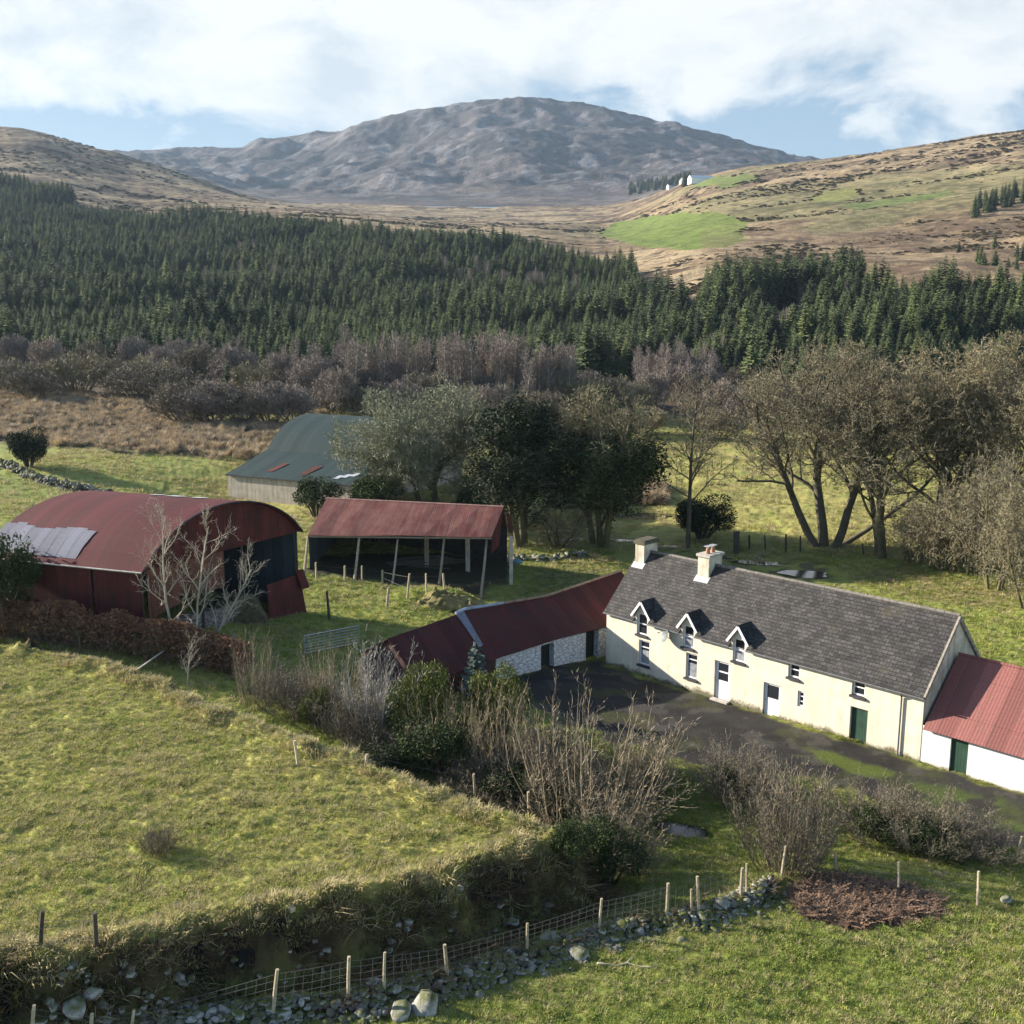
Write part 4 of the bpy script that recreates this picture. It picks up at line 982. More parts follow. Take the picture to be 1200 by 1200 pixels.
GB2 = dict(GB); GB2['env'] = ((0, 0, 11.5), (6.5, 6.5, 8.2, 10)); GB2['kids'] = [13, 8, 7, 6, 4]; GB2['start'] = [.28, .2, .2, .15, .15]
T_TALL = [bare('tall_tree', s, GB2, 15, .42, M_BARKMOSS, M_TWIG_OLIVE, 3, 19.5, 13, starts=[(Vector((0, 0, -.3)), Vector((.05, 0, 1)), 15, .40), (Vector((.9, .4, -.3)), Vector((.2, .1, 1)), 13, .28)], wmul=1.55) for s in (21, 22)]
# young tree with a single straight leader
GL = dict(seg=[10, 6, 5, 4, 2], wander=[.03, .1, .16, .2, .2], trop=[.05, .05, .04, .03, .02], taper=[.85, .75, .7, .7, .6], kids=[24, 10, 8, 6], start=[.28, .2, .15, .15], ratio=[.42, .5, .5, .45], rr=[.4, .5, .6, .7], ang=[1.0, .75, .7, .7], rmin=.014, env=((0, 0, 8), (5.2, 5.2, 8.5, 7)), short=.55)
T_LEAD = bare('leader_tree', 31, GL, 15.5, .28, M_BARK, M_TWIG_OLIVE, 2, 16, 10.4, wmul=1.6)
# untidy low thicket tree
GT = dict(seg=[5, 5, 5, 4, 2], wander=[.15, .2, .24, .26, .25], trop=[.04, .03, .02, .01, 0], taper=[.6, .7, .7, .7, .6], kids=[8, 8, 7, 5], start=[.15, .15, .15, .1], ratio=[.75, .55, .5, .45], rr=[.5, .55, .6, .7], ang=[.8, .8, .8, .7], rmin=.016, env=((0, 0, 3.4), (4.6, 4.6, 4.2, 3.4)), short=.3)
st = [(Vector((a*.5, b*.5, -.2)), Vector((a*.5, b*.5, 1)), 5.5, .13) for a, b in ((-1, .3), (.2, .8), (1, .1), (.3, -.8), (-.5, -.6))]
T_THICK = bare('thicket', 41, GT, 0, 0, M_BARKMOSS, M_TWIG_OLIVE, 2, 7.4, 9, starts=st, wmul=1.1)
# ivy-clad tree
def ivy_tree(name, seed, h, w, topbare, mat, nleaf, size):
    r = random.Random(seed); g = np.random.default_rng(seed)
    G = dict(seg=[6, 6, 5, 4, 2], wander=[.06, .12, .18, .22, .2], trop=[.05, .09, .05, .03, .02], taper=[.6, .7, .7, .7, .6], kids=[14, 9, 7, 5], start=[.15, .2, .2, .15], ratio=[.6, .5, .5, .45], rr=[.5, .55, .6, .7], ang=[.6, .65, .7, .7], rmin=.02, env=((0, 0, h*.52), (w/2, w/2, h*.5, h*.5)), short=.4)
    out = [[] for _ in range(5)]
    for p, d in ((Vector((0, 0, -.3)), Vector((0, 0, 1))), (Vector((.7, .2, -.3)), Vector((.18, .1, 1))), (Vector((-.6, -.1, -.3)), Vector((-.15, 0, 1)))): grow(r, p, d, h*.8, .3, 0, G, out)
    cs = []
    for lv in (0, 1, 2, 2, 3):
        for pts, rads in out[lv]:
            for p in pts:
                if p.z > h*topbare*r.uniform(.8, 1.15) and r.random() < .97: continue
                if lv == 0 and p.z < h*.12: continue
                cs.append(p[:])
    cs = np.array(cs); k = g.integers(0, len(cs), nleaf); c = cs[k]+g.normal(size=(nleaf, 3))*np.array([.55, .55, .5])*size*4.2; c[:, 2] = np.maximum(c[:, 2], .3)
    V, Q = leaves(g, c, size)
    pr = proto(name, tubes(out, (0, 1), (8, 5, 4, 3, 3)), ribbons(out, (2, 3, 4), 1.2, seed), h, w, M_BARKMOSS, M_TWIG_OLIVE, [('foliage', npmesh(name+'_foliage', V, [Q], mat))]); return pr
T_IVY = ivy_tree('ivy_tree', 51, 15, 11, .62, M_IVY, 24000, .17)
T_EVER = ivy_tree('evergreen_tree', 52, 15, 9.5, 1.1, M_HOLLY, 32000, .17)
def leafy(name, seed, h, w, mat, n, size, stem=.25, lobes=9, core=.55):
    """evergreen bush: leaf clumps over forking stems"""
    r = random.Random(seed); g = np.random.default_rng(seed); m = MB(); tips = []
    for i in range(lobes):
        a = r.uniform(0, 6.28); rr = math.sqrt(r.random())*w*.36; z = h*(.35+.5*r.random())*(1-.35*(rr/(w*.5))**2); t = Vector((rr*math.cos(a), rr*math.sin(a), z)); tips.append(t)
        m.tube([Vector((t.x*.15, t.y*.15, -.2)), Vector((t.x*.55, t.y*.55, z*.5)), t], [w*.018+.02, w*.012+.015, .015], 5, False)
    tc = np.array([t[:] for t in tips]); k = g.integers(0, lobes, n); d = g.normal(size=(n, 3)); d /= np.linalg.norm(d, axis=1)[:, None]
    rad = (core+(1-core)*g.random((n, 1)))*np.array([w*.23, w*.23, h*.24]); j = g.uniform(.7, 1.3, (lobes, 1))[k]
    c = tc[k]+d*rad*j+g.normal(size=(n, 3))*size*.5; c = c[c[:, 2] > stem*h*g.random(len(c))]
    V, Q = leaves(g, c, size); return proto(name, m, (V, Q), h, w, M_BARK, mat, names=('stems', 'foliage'))
T_HOLLY = leafy('round_evergreen', 61, 6, 7.5, M_HOLLY, 12000, .15, .15, 14)
T_BUSH = leafy('green_shrub', 62, 3.6, 5, M_LAUREL, 11000, .085, .0, 12)
T_BUSHD = leafy('dark_shrub', 63, 3.2, 4.4, M_IVY, 9000, .085, .0, 12)
# birch
GBI = dict(seg=[8, 5, 4, 2], wander=[.03, .1, .15, .15], trop=[.05, .12, .05, -.02], taper=[.85, .75, .7, .6], kids=[26, 8, 5], start=[.3, .15, .15], ratio=[.3, .5, .5], rr=[.4, .5, .7], ang=[.55, .6, .6], rmin=.024, short=.45, env=((0, 0, 6.5), (2.0, 2.0, 5.5, 6)))
T_BIRCH = [bare('birch', s, GBI, 11.5, .15, M_BIRCH, M_TWIG_PURPLE, 1, 12, 4, wmul=1.6, sides=(6, 4, 3, 3)) for s in (71, 72, 73)]
# domed willow scrub, far enough away that a stem is a ribbon
GS = dict(seg=[5, 5, 4, 2], wander=[.1, .16, .2, .2], trop=[.08, .06, .04, .02], taper=[.6, .7, .7, .6], kids=[9, 9, 7], start=[.2, .2, .15], ratio=[.6, .5, .65], rr=[.55, .6, .7], ang=[.55, .65, .7], rmin=.022, short=.3, env=((0, 0, 2.4), (3.6, 3.6, 3.0, 2.6)))
def scrub(seed, mat):
    r = random.Random(seed); st = []
    for i in range(11): a = i*2.4; s = .3+.9*r.random(); st.append((Vector((.5*math.cos(a), .5*math.sin(a), -.2)), Vector((s*math.cos(a), s*math.sin(a), 1)), 4.6, .09))
    return bare('scrub', seed, GS, 0, 0, M_BARKMOSS, mat, 1, 5.2, 7.2, starts=st, wmul=1.4, sides=(5, 4, 3, 3))
T_SCRUB = [scrub(81, M_TWIG_BROWN), scrub(82, M_TWIG_OLIVE), scrub(83, M_TWIG_PURPLE)]
# coppiced shrub with long upright stems
def coppice(name, seed, h, w, n, stem, twig, spread=.45, base=.16, kids=7, rad=.035, wm=1.2):
    r = random.Random(seed); G = dict(seg=[7, 4, 3], wander=[.06, .14, .18], trop=[.07, .1, .05], taper=[.75, .7, .6], kids=[kids, 4], start=[.25, .15], ratio=[.34, .5], rr=[.5, .7], ang=[.45, .5], rmin=.009, short=.4); st = []
    for i in range(n):
        a = r.uniform(0, 6.28); b = math.sqrt(r.random()); s = spread*b*1.6
        st.append((Vector((w*base*b*math.cos(a), w*base*b*math.sin(a), -.2)), Vector((s*math.cos(a), s*math.sin(a), 1)), h*r.uniform(.55, 1.05), rad*r.uniform(.6, 1.2)))
    return bare(name, seed, G, 0, 0, stem, twig, 1, h, w, starts=st, wmul=wm, sides=(4, 3, 3))
T_COP = [coppice('coppice', 91, 4.5, 4.2, 36, M_TWIG_TAN, M_TWIG_TAN, .24, .34, 7, .024, 1.0), coppice('coppice', 92, 4.5, 3.2, 40, M_STEM_GREY, M_STEM_GREY, .3, .2, 9), coppice('coppice', 93, 3.6, 3.4, 80, M_TWIG_BROWN, M_TWIG_BROWN, .5, .28, 12, .02)]
# pale knobbly tree by the barn
GP = dict(seg=[7, 6, 5, 3], wander=[.07, .16, .2, .2], trop=[.05, .13, .10, .05], taper=[.7, .7, .7, .6], kids=[13, 9, 6], start=[.26, .2, .2], ratio=[.42, .45, .42], rr=[.55, .55, .6], ang=[.8, .75, .7], rmin=.010, short=.4)
T_PALE = [bare('pale_tree', 101, GP, 7.6, .13, M_STEM_PALE, M_STEM_PALE, 3, 8.2, 5.5, starts=[(Vector((0, 0, -.3)), Vector((-.12, 0, 1)), 7.6, .10)], sides=(7, 5, 4, 3)),
          bare('pale_tree', 103, GP, 7.6, .12, M_STEM_PALE, M_STEM_PALE, 3, 8.2, 5.0, starts=[(Vector((0, 0, -.3)), Vector((.18, 0, 1)), 7.8, .095)], sides=(7, 5, 4, 3)),
          bare('pale_tree', 105, GP, 6.5, .11, M_STEM_PALE, M_STEM_PALE, 3, 6.0, 5.0, starts=[(Vector((0, 0, -.2)), Vector((.95, 0, .9)), 6.5, .12)], sides=(7, 5, 4, 3))]
# conifers
def conifer(name, seed, h=13.0, w=5.0, mat=None, full=.12):
    r = np.random.default_rng(seed); V = []; Q = []; wh = int(h/.42)
    for i in range(wh):
        f = i/(wh-1); z = h*(full+(1-full)*f)*.985; L = w/2*(1-f)**.72*r.uniform(.75, 1.15)+.12; nb = 8 if f < .85 else 5; a0 = r.random()*6.28
        for k in range(nb):
            a = a0+6.283*k/nb+r.normal()*.18; l = L*r.uniform(.7, 1.15); c, s = math.cos(a), math.sin(a); dr = -.30*l+.10*l*f*3; wd = .20*l+.10
            zz = z+r.normal()*.1
            pts = [(0, 0, 0), (.45, -wd, -.16), (.5, wd, -.16), (1, 0, -.02)]
            i0 = len(V)
            for x, yy, q in ((0, 0, .12*l), (.42, -wd, dr*.55-.1), (.40, 0, dr*.25+.04), (.42, wd, dr*.55-.1), (.78, -wd*.75, dr*.9-.08), (.76, 0, dr*.62+.06), (.78, wd*.75, dr*.9-.08), (1.0, 0, dr*.75+.12*l)):
                R = x*l; V.append((R*c-yy*s, R*s+yy*c, zz+q))
            for t in ((0, 1, 2), (0, 2, 3), (1, 4, 5), (2, 5, 6), (1, 5, 2), (2, 6, 3), (4, 7, 5), (5, 7, 6)): Q.append([i0+v for v in t])
    V.append((0, 0, h*1.02)); n = len(V)-1; V += [(.05, 0, h*.93), (-.05, .04, h*.93)]; Q.append([n, n+1, n+2])
    m = MB(); m.tube([(0, 0, -.4), (0, 0, h*.5), (0, 0, h*.97)], [.17, .10, .02], 6, False)
    p = Proto(); p.h = h; p.w = w; me = npmesh(name, np.array(V), [np.array(Q)], mat); p.parts = [('trunk', m.mesh(name+'_trunk', M_BARK, True)), ('crown', me)]; p.me = me; return p
T_CON = [conifer('spruce', 111, 13, 5.8, M_SPRUCE), conifer('spruce', 112, 13.5, 5.0, M_SPRUCE), conifer('spruce', 113, 11.8, 6.6, M_SPRUCE, .06)]
T_CONB = conifer('blue_spruce', 114, 7, 4.2, M_SPRUCEBLUE, .02)

# ---- scatter: one object holding uncountable cover
def loose(name, V, fs, mat):                # unlinked source mesh for a scatter
    o = bpy.data.objects.new(name, npmesh(name, V, fs, mat)); return o
def scatter(name, pts, scl, rot, idx, srcs, label, cat, kind='stuff'):
    me = bpy.data.meshes.new(name); pts = np.asarray(pts, float); n = len(pts); me.vertices.add(n); me.vertices.foreach_set('co', pts.ravel())
    for nm, ty, v in (('scl', 'FLOAT_VECTOR', scl), ('rot', 'FLOAT_VECTOR', rot), ('idx', 'INT', idx)):
        a = me.attributes.new(nm, ty, 'POINT'); a.data.foreach_set('value' if ty == 'INT' else 'vector', np.asarray(v, np.int32 if ty == 'INT' else np.float32).ravel())
    o = tag(link(name, me), label, cat, None, kind)
    ng = bpy.data.node_groups.new(name, 'GeometryNodeTree'); ng.interface.new_socket('Geometry', in_out='INPUT', socket_type='NodeSocketGeometry'); ng.interface.new_socket('Geometry', in_out='OUTPUT', socket_type='NodeSocketGeometry')
    gi = ng.nodes.new('NodeGroupInput'); go = ng.nodes.new('NodeGroupOutput'); ip = ng.nodes.new('GeometryNodeInstanceOnPoints'); jn = ng.nodes.new('GeometryNodeJoinGeometry')
    for s in reversed(srcs):
        oi = ng.nodes.new('GeometryNodeObjectInfo'); oi.inputs['Object'].default_value = s; oi.inputs['As Instance'].default_value = True; ng.links.new(oi.outputs['Geometry'], jn.inputs[0])
    def att(nm, ty):
        a = ng.nodes.new('GeometryNodeInputNamedAttribute'); a.data_type = ty; a.inputs['Name'].default_value = nm; return a.outputs['Attribute']
    er = ng.nodes.new('FunctionNodeEulerToRotation'); ng.links.new(att('rot', 'FLOAT_VECTOR'), er.inputs[0]); ng.links.new(er.outputs[0], ip.inputs['Rotation'])
    ng.links.new(att('scl', 'FLOAT_VECTOR'), ip.inputs['Scale']); ng.links.new(att('idx', 'INT'), ip.inputs['Instance Index']); ip.inputs['Pick Instance'].default_value = True
    ng.links.new(gi.outputs[0], ip.inputs['Points']); ng.links.new(jn.outputs[0], ip.inputs['Instance']); ng.links.new(ip.outputs[0], go.inputs[0])
    md = o.modifiers.new('scatter', 'NODES'); md.node_group = ng; return o
def tuft(name, seed, n, h, spread, wid, mat, lean=.5):
    g = np.random.default_rng(seed); V = []; T = []; Qd = []
    for i in range(n):
        a = g.random()*6.28; r = spread*math.sqrt(g.random()); b = np.array([r*math.cos(a), r*math.sin(a), -.02]); az = a+g.normal()*.8; l = h*g.uniform(.55, 1.15); t = lean*g.uniform(.2, 1.2)
        d = np.array([math.cos(az), math.sin(az), 0]); s = np.array([-d[1], d[0], 0])*wid; k = len(V)
        mid = b+d*l*t*.35+np.array([0, 0, l*.6]); tip = b+d*l*t+np.array([0, 0, l*(1-.35*t)]); V += [b-s, b+s, mid+s*.7, mid-s*.7, tip]; Qd.append([k, k+1, k+2, k+3]); T.append([k+3, k+2, k+4])
    return loose(name, np.array(V), [np.array(Qd), np.array(T)], mat)

# ------------------------------------------------------------------ mid-distance trees by the farm
plant(T_SYC, 'sycamore_tree', (512,588), 160, 196, 0, label='wide spreading bare tree with grey lichen crown in front of the teal roofed barn', cat='tree')
plant(T_EVER, 'evergreen_tree', (612,640), 170, 128, 1.0, label='dark evergreen tree right of the pole shed, leaf covered to its top', cat='tree')
plant(T_IVY, 'ivy_clad_tree', (704,640), 192, 160, 2.0, label='ivy clad tree with bare fanned branches above, behind the farmhouse left chimney', cat='tree')
plant(T_LEAD, 'young_tree', (806,642), 205, 112, .7, label='slim bare tree with one straight leader above the dark round holly', cat='tree')
plant(T_HOLLY, 'holly_tree', (822,632), 55, 78, .3, label='dark rounded holly behind the farmhouse chimneys', cat='tree')
plant(T_BEECH, 'beech_tree', (966,642), 242, 250, .15, label='broad bare beech with several leaning trunks beside the wire fence', cat='tree')
plant(T_TALL[0], 'bare_tree', (1034,655), 236, 190, 1.2, label='tall bare tree standing just right of the leaning beech trunks', cat='tree')
for (px, h, w, i, rz, lb) in (((1092,648), 246, 195, 1, .4, 'bare tree with olive twigs between the tall beech pair and the tangled thicket'), ((1150,640), 252, 205, 0, 2.5, 'bare tree rising behind the pale tangled thicket near the right edge'), ((1215,650), 268, 215, 1, 4.0, 'tallest bare olive tree, cut by the right edge of the picture')):
    plant(T_TALL[i], 'bare_tree', px, h, w, rz, label=lb, cat='tree')
for (px, h, w, rz, lb) in (((1105,668), 105, 120, .3, 'leftmost low pale thicket under the tall right hand trees'), ((1165,690), 175, 135, 1.9, 'tall pale tangled thicket in front of the right hand trees'), ((1205,712), 150, 120, 3.3, 'mossy pale thicket at the right edge above the red tin roof'), ((1135,672), 130, 120, 4.1, 'pale thicket second from the left under the right hand trees'), ((1072,660), 80, 100, 5.0, 'smallest thicket at the foot of the tall bare tree beside the beech')):
    plant(T_THICK, 'thicket_tree', px, h, w, rz, label=lb, cat='tree')
plant(T_HOLLY, 'hawthorn_tree', (34,548), 50, 52, .5, label='small dark wind bent hawthorn in the field at far left', cat='tree')
for (px, h, w, p, lb) in (((372,606), 48, 62, T_BUSHD, 'dark green bush between the hay barn and the pole shed'), ((440,600), 42, 70, T_BUSHD, 'low dark bush behind the left half of the pole shed roof'), ((560,612), 40, 66, T_BUSHD, 'dark bush under the spreading tree behind the pole shed')):
    plant(p, 'evergreen_bush', px, h, w, .4, label=lb, cat='bush')
plant(T_THICK, 'bare_bush', (560,598), 60, 90, .9, label='bare tangled bush left of the dark evergreen tree', cat='bush')
plant(T_THICK, 'bare_bush', (655,640), 55, 90, .2, label='bare bush between the evergreen and the ivy clad tree', cat='bush')
plant(T_BUSHD, 'evergreen_bush', (2,742), 118, 92, .4, label='dark shaded bush at the left edge in front of the barn eave', cat='bush')

# ------------------------------------------------------------------ hedge line between the left field and the yard
plant(T_PALE[0], 'pale_bare_tree', (208,764), 182, 108, .3, label='leftmost pale barked bare tree in front of the hay barn gable', cat='tree')
plant(T_PALE[1], 'pale_bare_tree', (226,764), 170, 92, -.1, label='second pale bare tree curving right in front of the hay barn gable', cat='tree')
plant(T_PALE[2], 'pale_bare_tree', (234,764), 118, 95, 0, label='pale bare tree leaning far to the right beside the barn opening', cat='tree')
plant(T_PALE[1], 'pale_bare_tree', (218,806), 66, 44, .9, label='thin pale sapling at the field edge below the brown hedge', cat='tree')
plant(T_COP[1], 'bare_shrub', (437,868), 122, 74, .2, label='pale grey shrub of fine upright stems left of the green shrub', cat='shrub')
plant(T_COP[0], 'bare_shrub', (392,842), 100, 62, 1.2, label='thin tan shrub with tall whips near the metal field gate', cat='shrub')
plant(T_COP[0], 'bare_shrub', (300,826), 90, 50, 2.2, label='sparse tan shrub at the field edge right of the brown hedge', cat='shrub')
plant(T_COP[2], 'bare_shrub', (352,838), 52, 74, 2.2, label='low brown twiggy shrub at the field edge below the gate', cat='shrub')
plant(T_COP[2], 'bare_shrub', (415,868), 70, 70, .6, label='brown twiggy shrub at the foot of the pale grey shrub', cat='shrub')
plant(T_BUSH, 'evergreen_shrub', (372,850), 50, 44, .6, label='small ivy topped stump bush at the field edge', cat='bush')
plant(T_BUSH, 'evergreen_shrub', (497,876), 108, 92, .4, label='rounded yellow green shrub left of the tan stems, before the maroon roof', cat='bush')
plant(T_BUSH, 'evergreen_shrub', (585,880), 108, 88, 1.4, label='green shrub half hidden by tan stems, before the white stone wall', cat='bush')
plant(T_BUSHD, 'evergreen_shrub', (520,905), 70, 110, 2.4, label='dark low shrub below the yellow green one', cat='bush')
plant(T_CONB, 'young_conifer', (558,822), 82, 46, 0, label='small blue green conifer against the maroon tin roof', cat='conifer')
plant(T_COP[0], 'bare_shrub', (525,905), 104, 80, .5, label='tan shrub of long stems in front of the yellow green shrub', cat='shrub')
plant(T_COP[0], 'bare_shrub', (588,918), 120, 80, 2.1, label='tan shrub of long stems in front of the white stone wall', cat='shrub')
plant(T_COP[0], 'bare_shrub', (690,968), 160, 165, 1.0, label='largest fan shaped tan shrub, at the corner of the left field bank', cat='shrub')
plant(T_COP[0], 'bare_shrub', (640,930), 92, 80, 3.0, label='tan shrub behind the largest fan shaped one', cat='shrub')
plant(T_THICK, 'bare_shrub', (752,935), 80, 76, .4, label='grey knotty shrub at the edge of the dark tarmac yard', cat='shrub')
plant(T_COP[2], 'bare_shrub', (712,1022), 84, 100, 1.0, label='dark brown bramble shrub over the end of the field bank', cat='shrub')
plant(T_BUSHD, 'evergreen_shrub', (712,1037), 84, 96, 1.7, label='dark bramble mound below the largest tan shrub', cat='bush')
plant(T_BUSHD, 'evergreen_shrub', (672,1010), 50, 60, .7, label='dark ivy clump at the corner of the bank', cat='bush')
plant(T_COP[2], 'bare_shrub', (918,1018), 118, 96, .3, label='tall twiggy brown shrub behind the leaning white post', cat='shrub')
plant(T_COP[0], 'bare_shrub', (928,1016), 126, 84, 1.6, label='tan stems growing out of the twiggy brown shrub by the post', cat='shrub')
for (px, h, w, i, rz, lb) in (((856,922), 46, 84, 2, .5, 'dark brown hedge bush at the yard edge, leftmost of the row'), ((880,945), 58, 84, 2, 1.5, 'brown hedge bush behind the tall twiggy shrub'), ((1030,980), 62, 96, 2, 2.5, 'brown rounded hedge bush before the green farmhouse door'), ((1088,995), 62, 96, 2, 3.4, 'brown hedge bush in the middle of the row before the white outbuilding'), ((1145,1005), 50, 80, 2, 4.2, 'lowest brown hedge bush at the right end of the row')):
    plant(T_COP[i], 'hedge_bush', px, h, w, rz, label=lb, cat='bush')
for (px, h, w, lb) in (((1035,985), 40, 84, 'dark green growth inside the rounded brown hedge bush'), ((1095,1000), 40, 90, 'dark green growth inside the middle brown hedge bush'), ((862,927), 30, 66, 'dark green growth inside the leftmost brown hedge bush')):
    plant(T_BUSHD, 'evergreen_shrub', px, h, w, .8, label=lb, cat='bush')
plant(T_COP[2], 'field_bush', (186,998), 36, 36, .8, label='small brown bush alone in the left field casting a long shadow', cat='bush')

for i, (px, h, w, k, lb) in enumerate((((455,892), 50, 80, 0, 'brown undergrowth between the pale grey and the yellow green shrubs'), ((560,925), 48, 90, 0, 'brown undergrowth before the stems facing the white stone wall'), ((615,945), 50, 90, 0, 'brown undergrowth left of the two close posts at the field corner'), ((640,900), 60, 90, 0, 'brown undergrowth at the left side of the tarmac yard'),
    ((690,958), 62, 140, 0, 'dense brown brush inside the largest fan shaped shrub'), ((740,920), 60, 80, 0, 'brown brush beside the grey knotty shrub at the yard edge'), ((335,815), 36, 70, 0, 'low brown brush left of the metal field gate'), ((455,905), 40, 80, 1, 'dark leafy undergrowth under the pale grey shrub'), ((600,935), 48, 90, 1, 'dark leafy undergrowth at the foot of the tan stems'), ((655,965), 45, 80, 1, 'dark leafy undergrowth at the field corner posts'))):
    plant(T_COP[2] if k == 0 else T_BUSHD, 'undergrowth_shrub', px, h, w, i*1.3, label=lb, cat='shrub')
# brown hedge in front of the barn
def brown_hedge():
    pts = [at(*p) for p in ((-60,752), (0,752), (60,762), (120,772), (180,782), (235,790), (275,800))]; c = pts[3].copy(); g = np.random.default_rng(7); r = random.Random(7)
    t = empty('brown_hedge', c, 0, label='rust brown hedge of dead leaves along the field in front of the hay barn', cat='hedge'); m = MB(); L = []; n = 17000
    for k in range(n):
        f = g.random()*(len(pts)-1); i = int(f); p = pts[i].lerp(pts[i+1], f-i); hh = 2.2+.9*float(vn(np.array([f*2.3]), np.array([0.]), 5)[0])
        a = g.normal()*.55; z = hh*(1-.28*a*a)*g.random()**.55; L.append((p.x+.5+g.normal()*.1, p.y+1.3+a, p.z+z-.1))
    L = np.array(L)-np.array(c[:]); V, Q = leaves(g, L, .12)
    for k in range(420):
        f = r.random()*(len(pts)-1); i = int(f); p = pts[i].lerp(pts[i+1], f-i)-c+Vector((.5, 1.3+r.gauss(0, .4), -.2)); m.tube([p, p+Vector((r.gauss(0, .2), r.gauss(0, .2), 1.2)), p+Vector((r.gauss(0, .4), r.gauss(0, .3), 2.0+r.random()*.7))], [.03, .02, .008], 4, False)
    m.build('stems', M_TWIG_BROWN, t); link('foliage', npmesh('hedge_foliage', V, [Q], M_BROWNLEAF), t)
brown_hedge()

# ------------------------------------------------------------------ scrub and birches in front of the plantation
rs = random.Random(77)
def farplant(p, name, px, py, h, w, **k):
    c = at(px, py); return put(p, name, c-Vector((0, 0, .2)), rs.uniform(0, 6.28), w/p.w, h/p.h, **k)
SC = [(10,462,7.5,11,1),(48,460,6,9,1),(92,462,8.5,13,1),(130,455,6.5,9,0),(165,470,7,13,0),(205,476,7.5,12,0),(222,496,7,13,0),(250,498,6.5,13,2),(285,497,7,12,0),(318,498,7,11,2),(345,495,6,10,2),(235,452,9,11,0),(190,450,8,10,2),(275,458,9,11,2),(300,470,8,10,1),(160,440,9,10,2),(60,440,9,10,2),(20,435,9,10,2),(330,462,8,9,2),(365,478,9,10,2),(395,486,8,9,2),(110,438,8,9,0),(210,436,8,9,2),
      (385,468,8,8,2),(450,470,8,9,2),(540,486,6,10,1),(572,500,7,10,2),(600,490,6,9,1),(640,498,6,9,0),(668,486,8,9,1),(700,490,8,10,1),(735,492,8,9,1),(760,480,7,8,2),(790,470,7,8,2),(820,476,8,9,2),(850,490,7,9,2),(800,450,7,8,2),(830,450,7,8,2),(770,450,7,8,2),(560,478,7,8,2),(868,470,7,8,0),(880,500,7,9,2),(750,510,5,10,1),(840,515,5,10,0),(415,470,6,9,2),(430,486,6,9,0),(470,486,6,9,2),(495,480,7,9,0),(520,474,6,8,2),(360,458,7,9,0),(40,470,6,10,0),(180,462,8,11,1),(690,470,6,8,2),(620,478,6,8,0)]
for px, py, h, w, i in SC:
    farplant(T_SCRUB[i], 'scrub_bush', px, py, h, w, label=('purple brown', 'olive brown', 'grey brown')[(2, 1, 0).index(i)]+' leafless scrub bush below the spruce plantation', cat='bush', group=('purple', 'olive', 'grey')[(2, 1, 0).index(i)]+' scrub bushes below the plantation')
BI = [(rs.uniform(405, 530), rs.uniform(456, 474), rs.uniform(10.5, 14)) for _ in range(26)]+[(rs.uniform(520, 605), rs.uniform(462, 482), rs.uniform(10, 14.5)) for _ in range(26)]+[(rs.uniform(600, 672), rs.uniform(472, 488), rs.uniform(11, 14)) for _ in range(22)]+[(rs.uniform(745, 850), rs.uniform(430, 470), rs.uniform(8, 11)) for _ in range(24)]+[(rs.uniform(270, 400), rs.uniform(440, 470), rs.uniform(8, 11)) for _ in range(20)]+[(rs.uniform(130, 270), rs.uniform(420, 446), rs.uniform(8, 10)) for _ in range(10)]+[(778,478,12.5), (615,492,12)]
for i, (px, py, h) in enumerate(BI):
    farplant(T_BIRCH[i % 3], 'birch_tree', px, py, h, h*.36, label='slender bare birch with pale trunk and purplish twigs below the spruce plantation', cat='tree', group='birches below the plantation')
for px, py, h, lb in ((130,432,9, 'blue green young spruce standing out of grey scrub at left'), (305,462,7, 'small spruce in the scrub right of the grey willow'), (268,468,8, 'dark small spruce among the grey willow scrub'), (880,470,16, 'yellow green spruce standing apart left of the right hand bare trees'), (893,462,14, 'spruce just behind the lone yellow green one')):
    farplant(T_CONB if px < 200 else T_CON[2], 'young_spruce', px, py, h, h*.5, label=lb, cat='conifer')

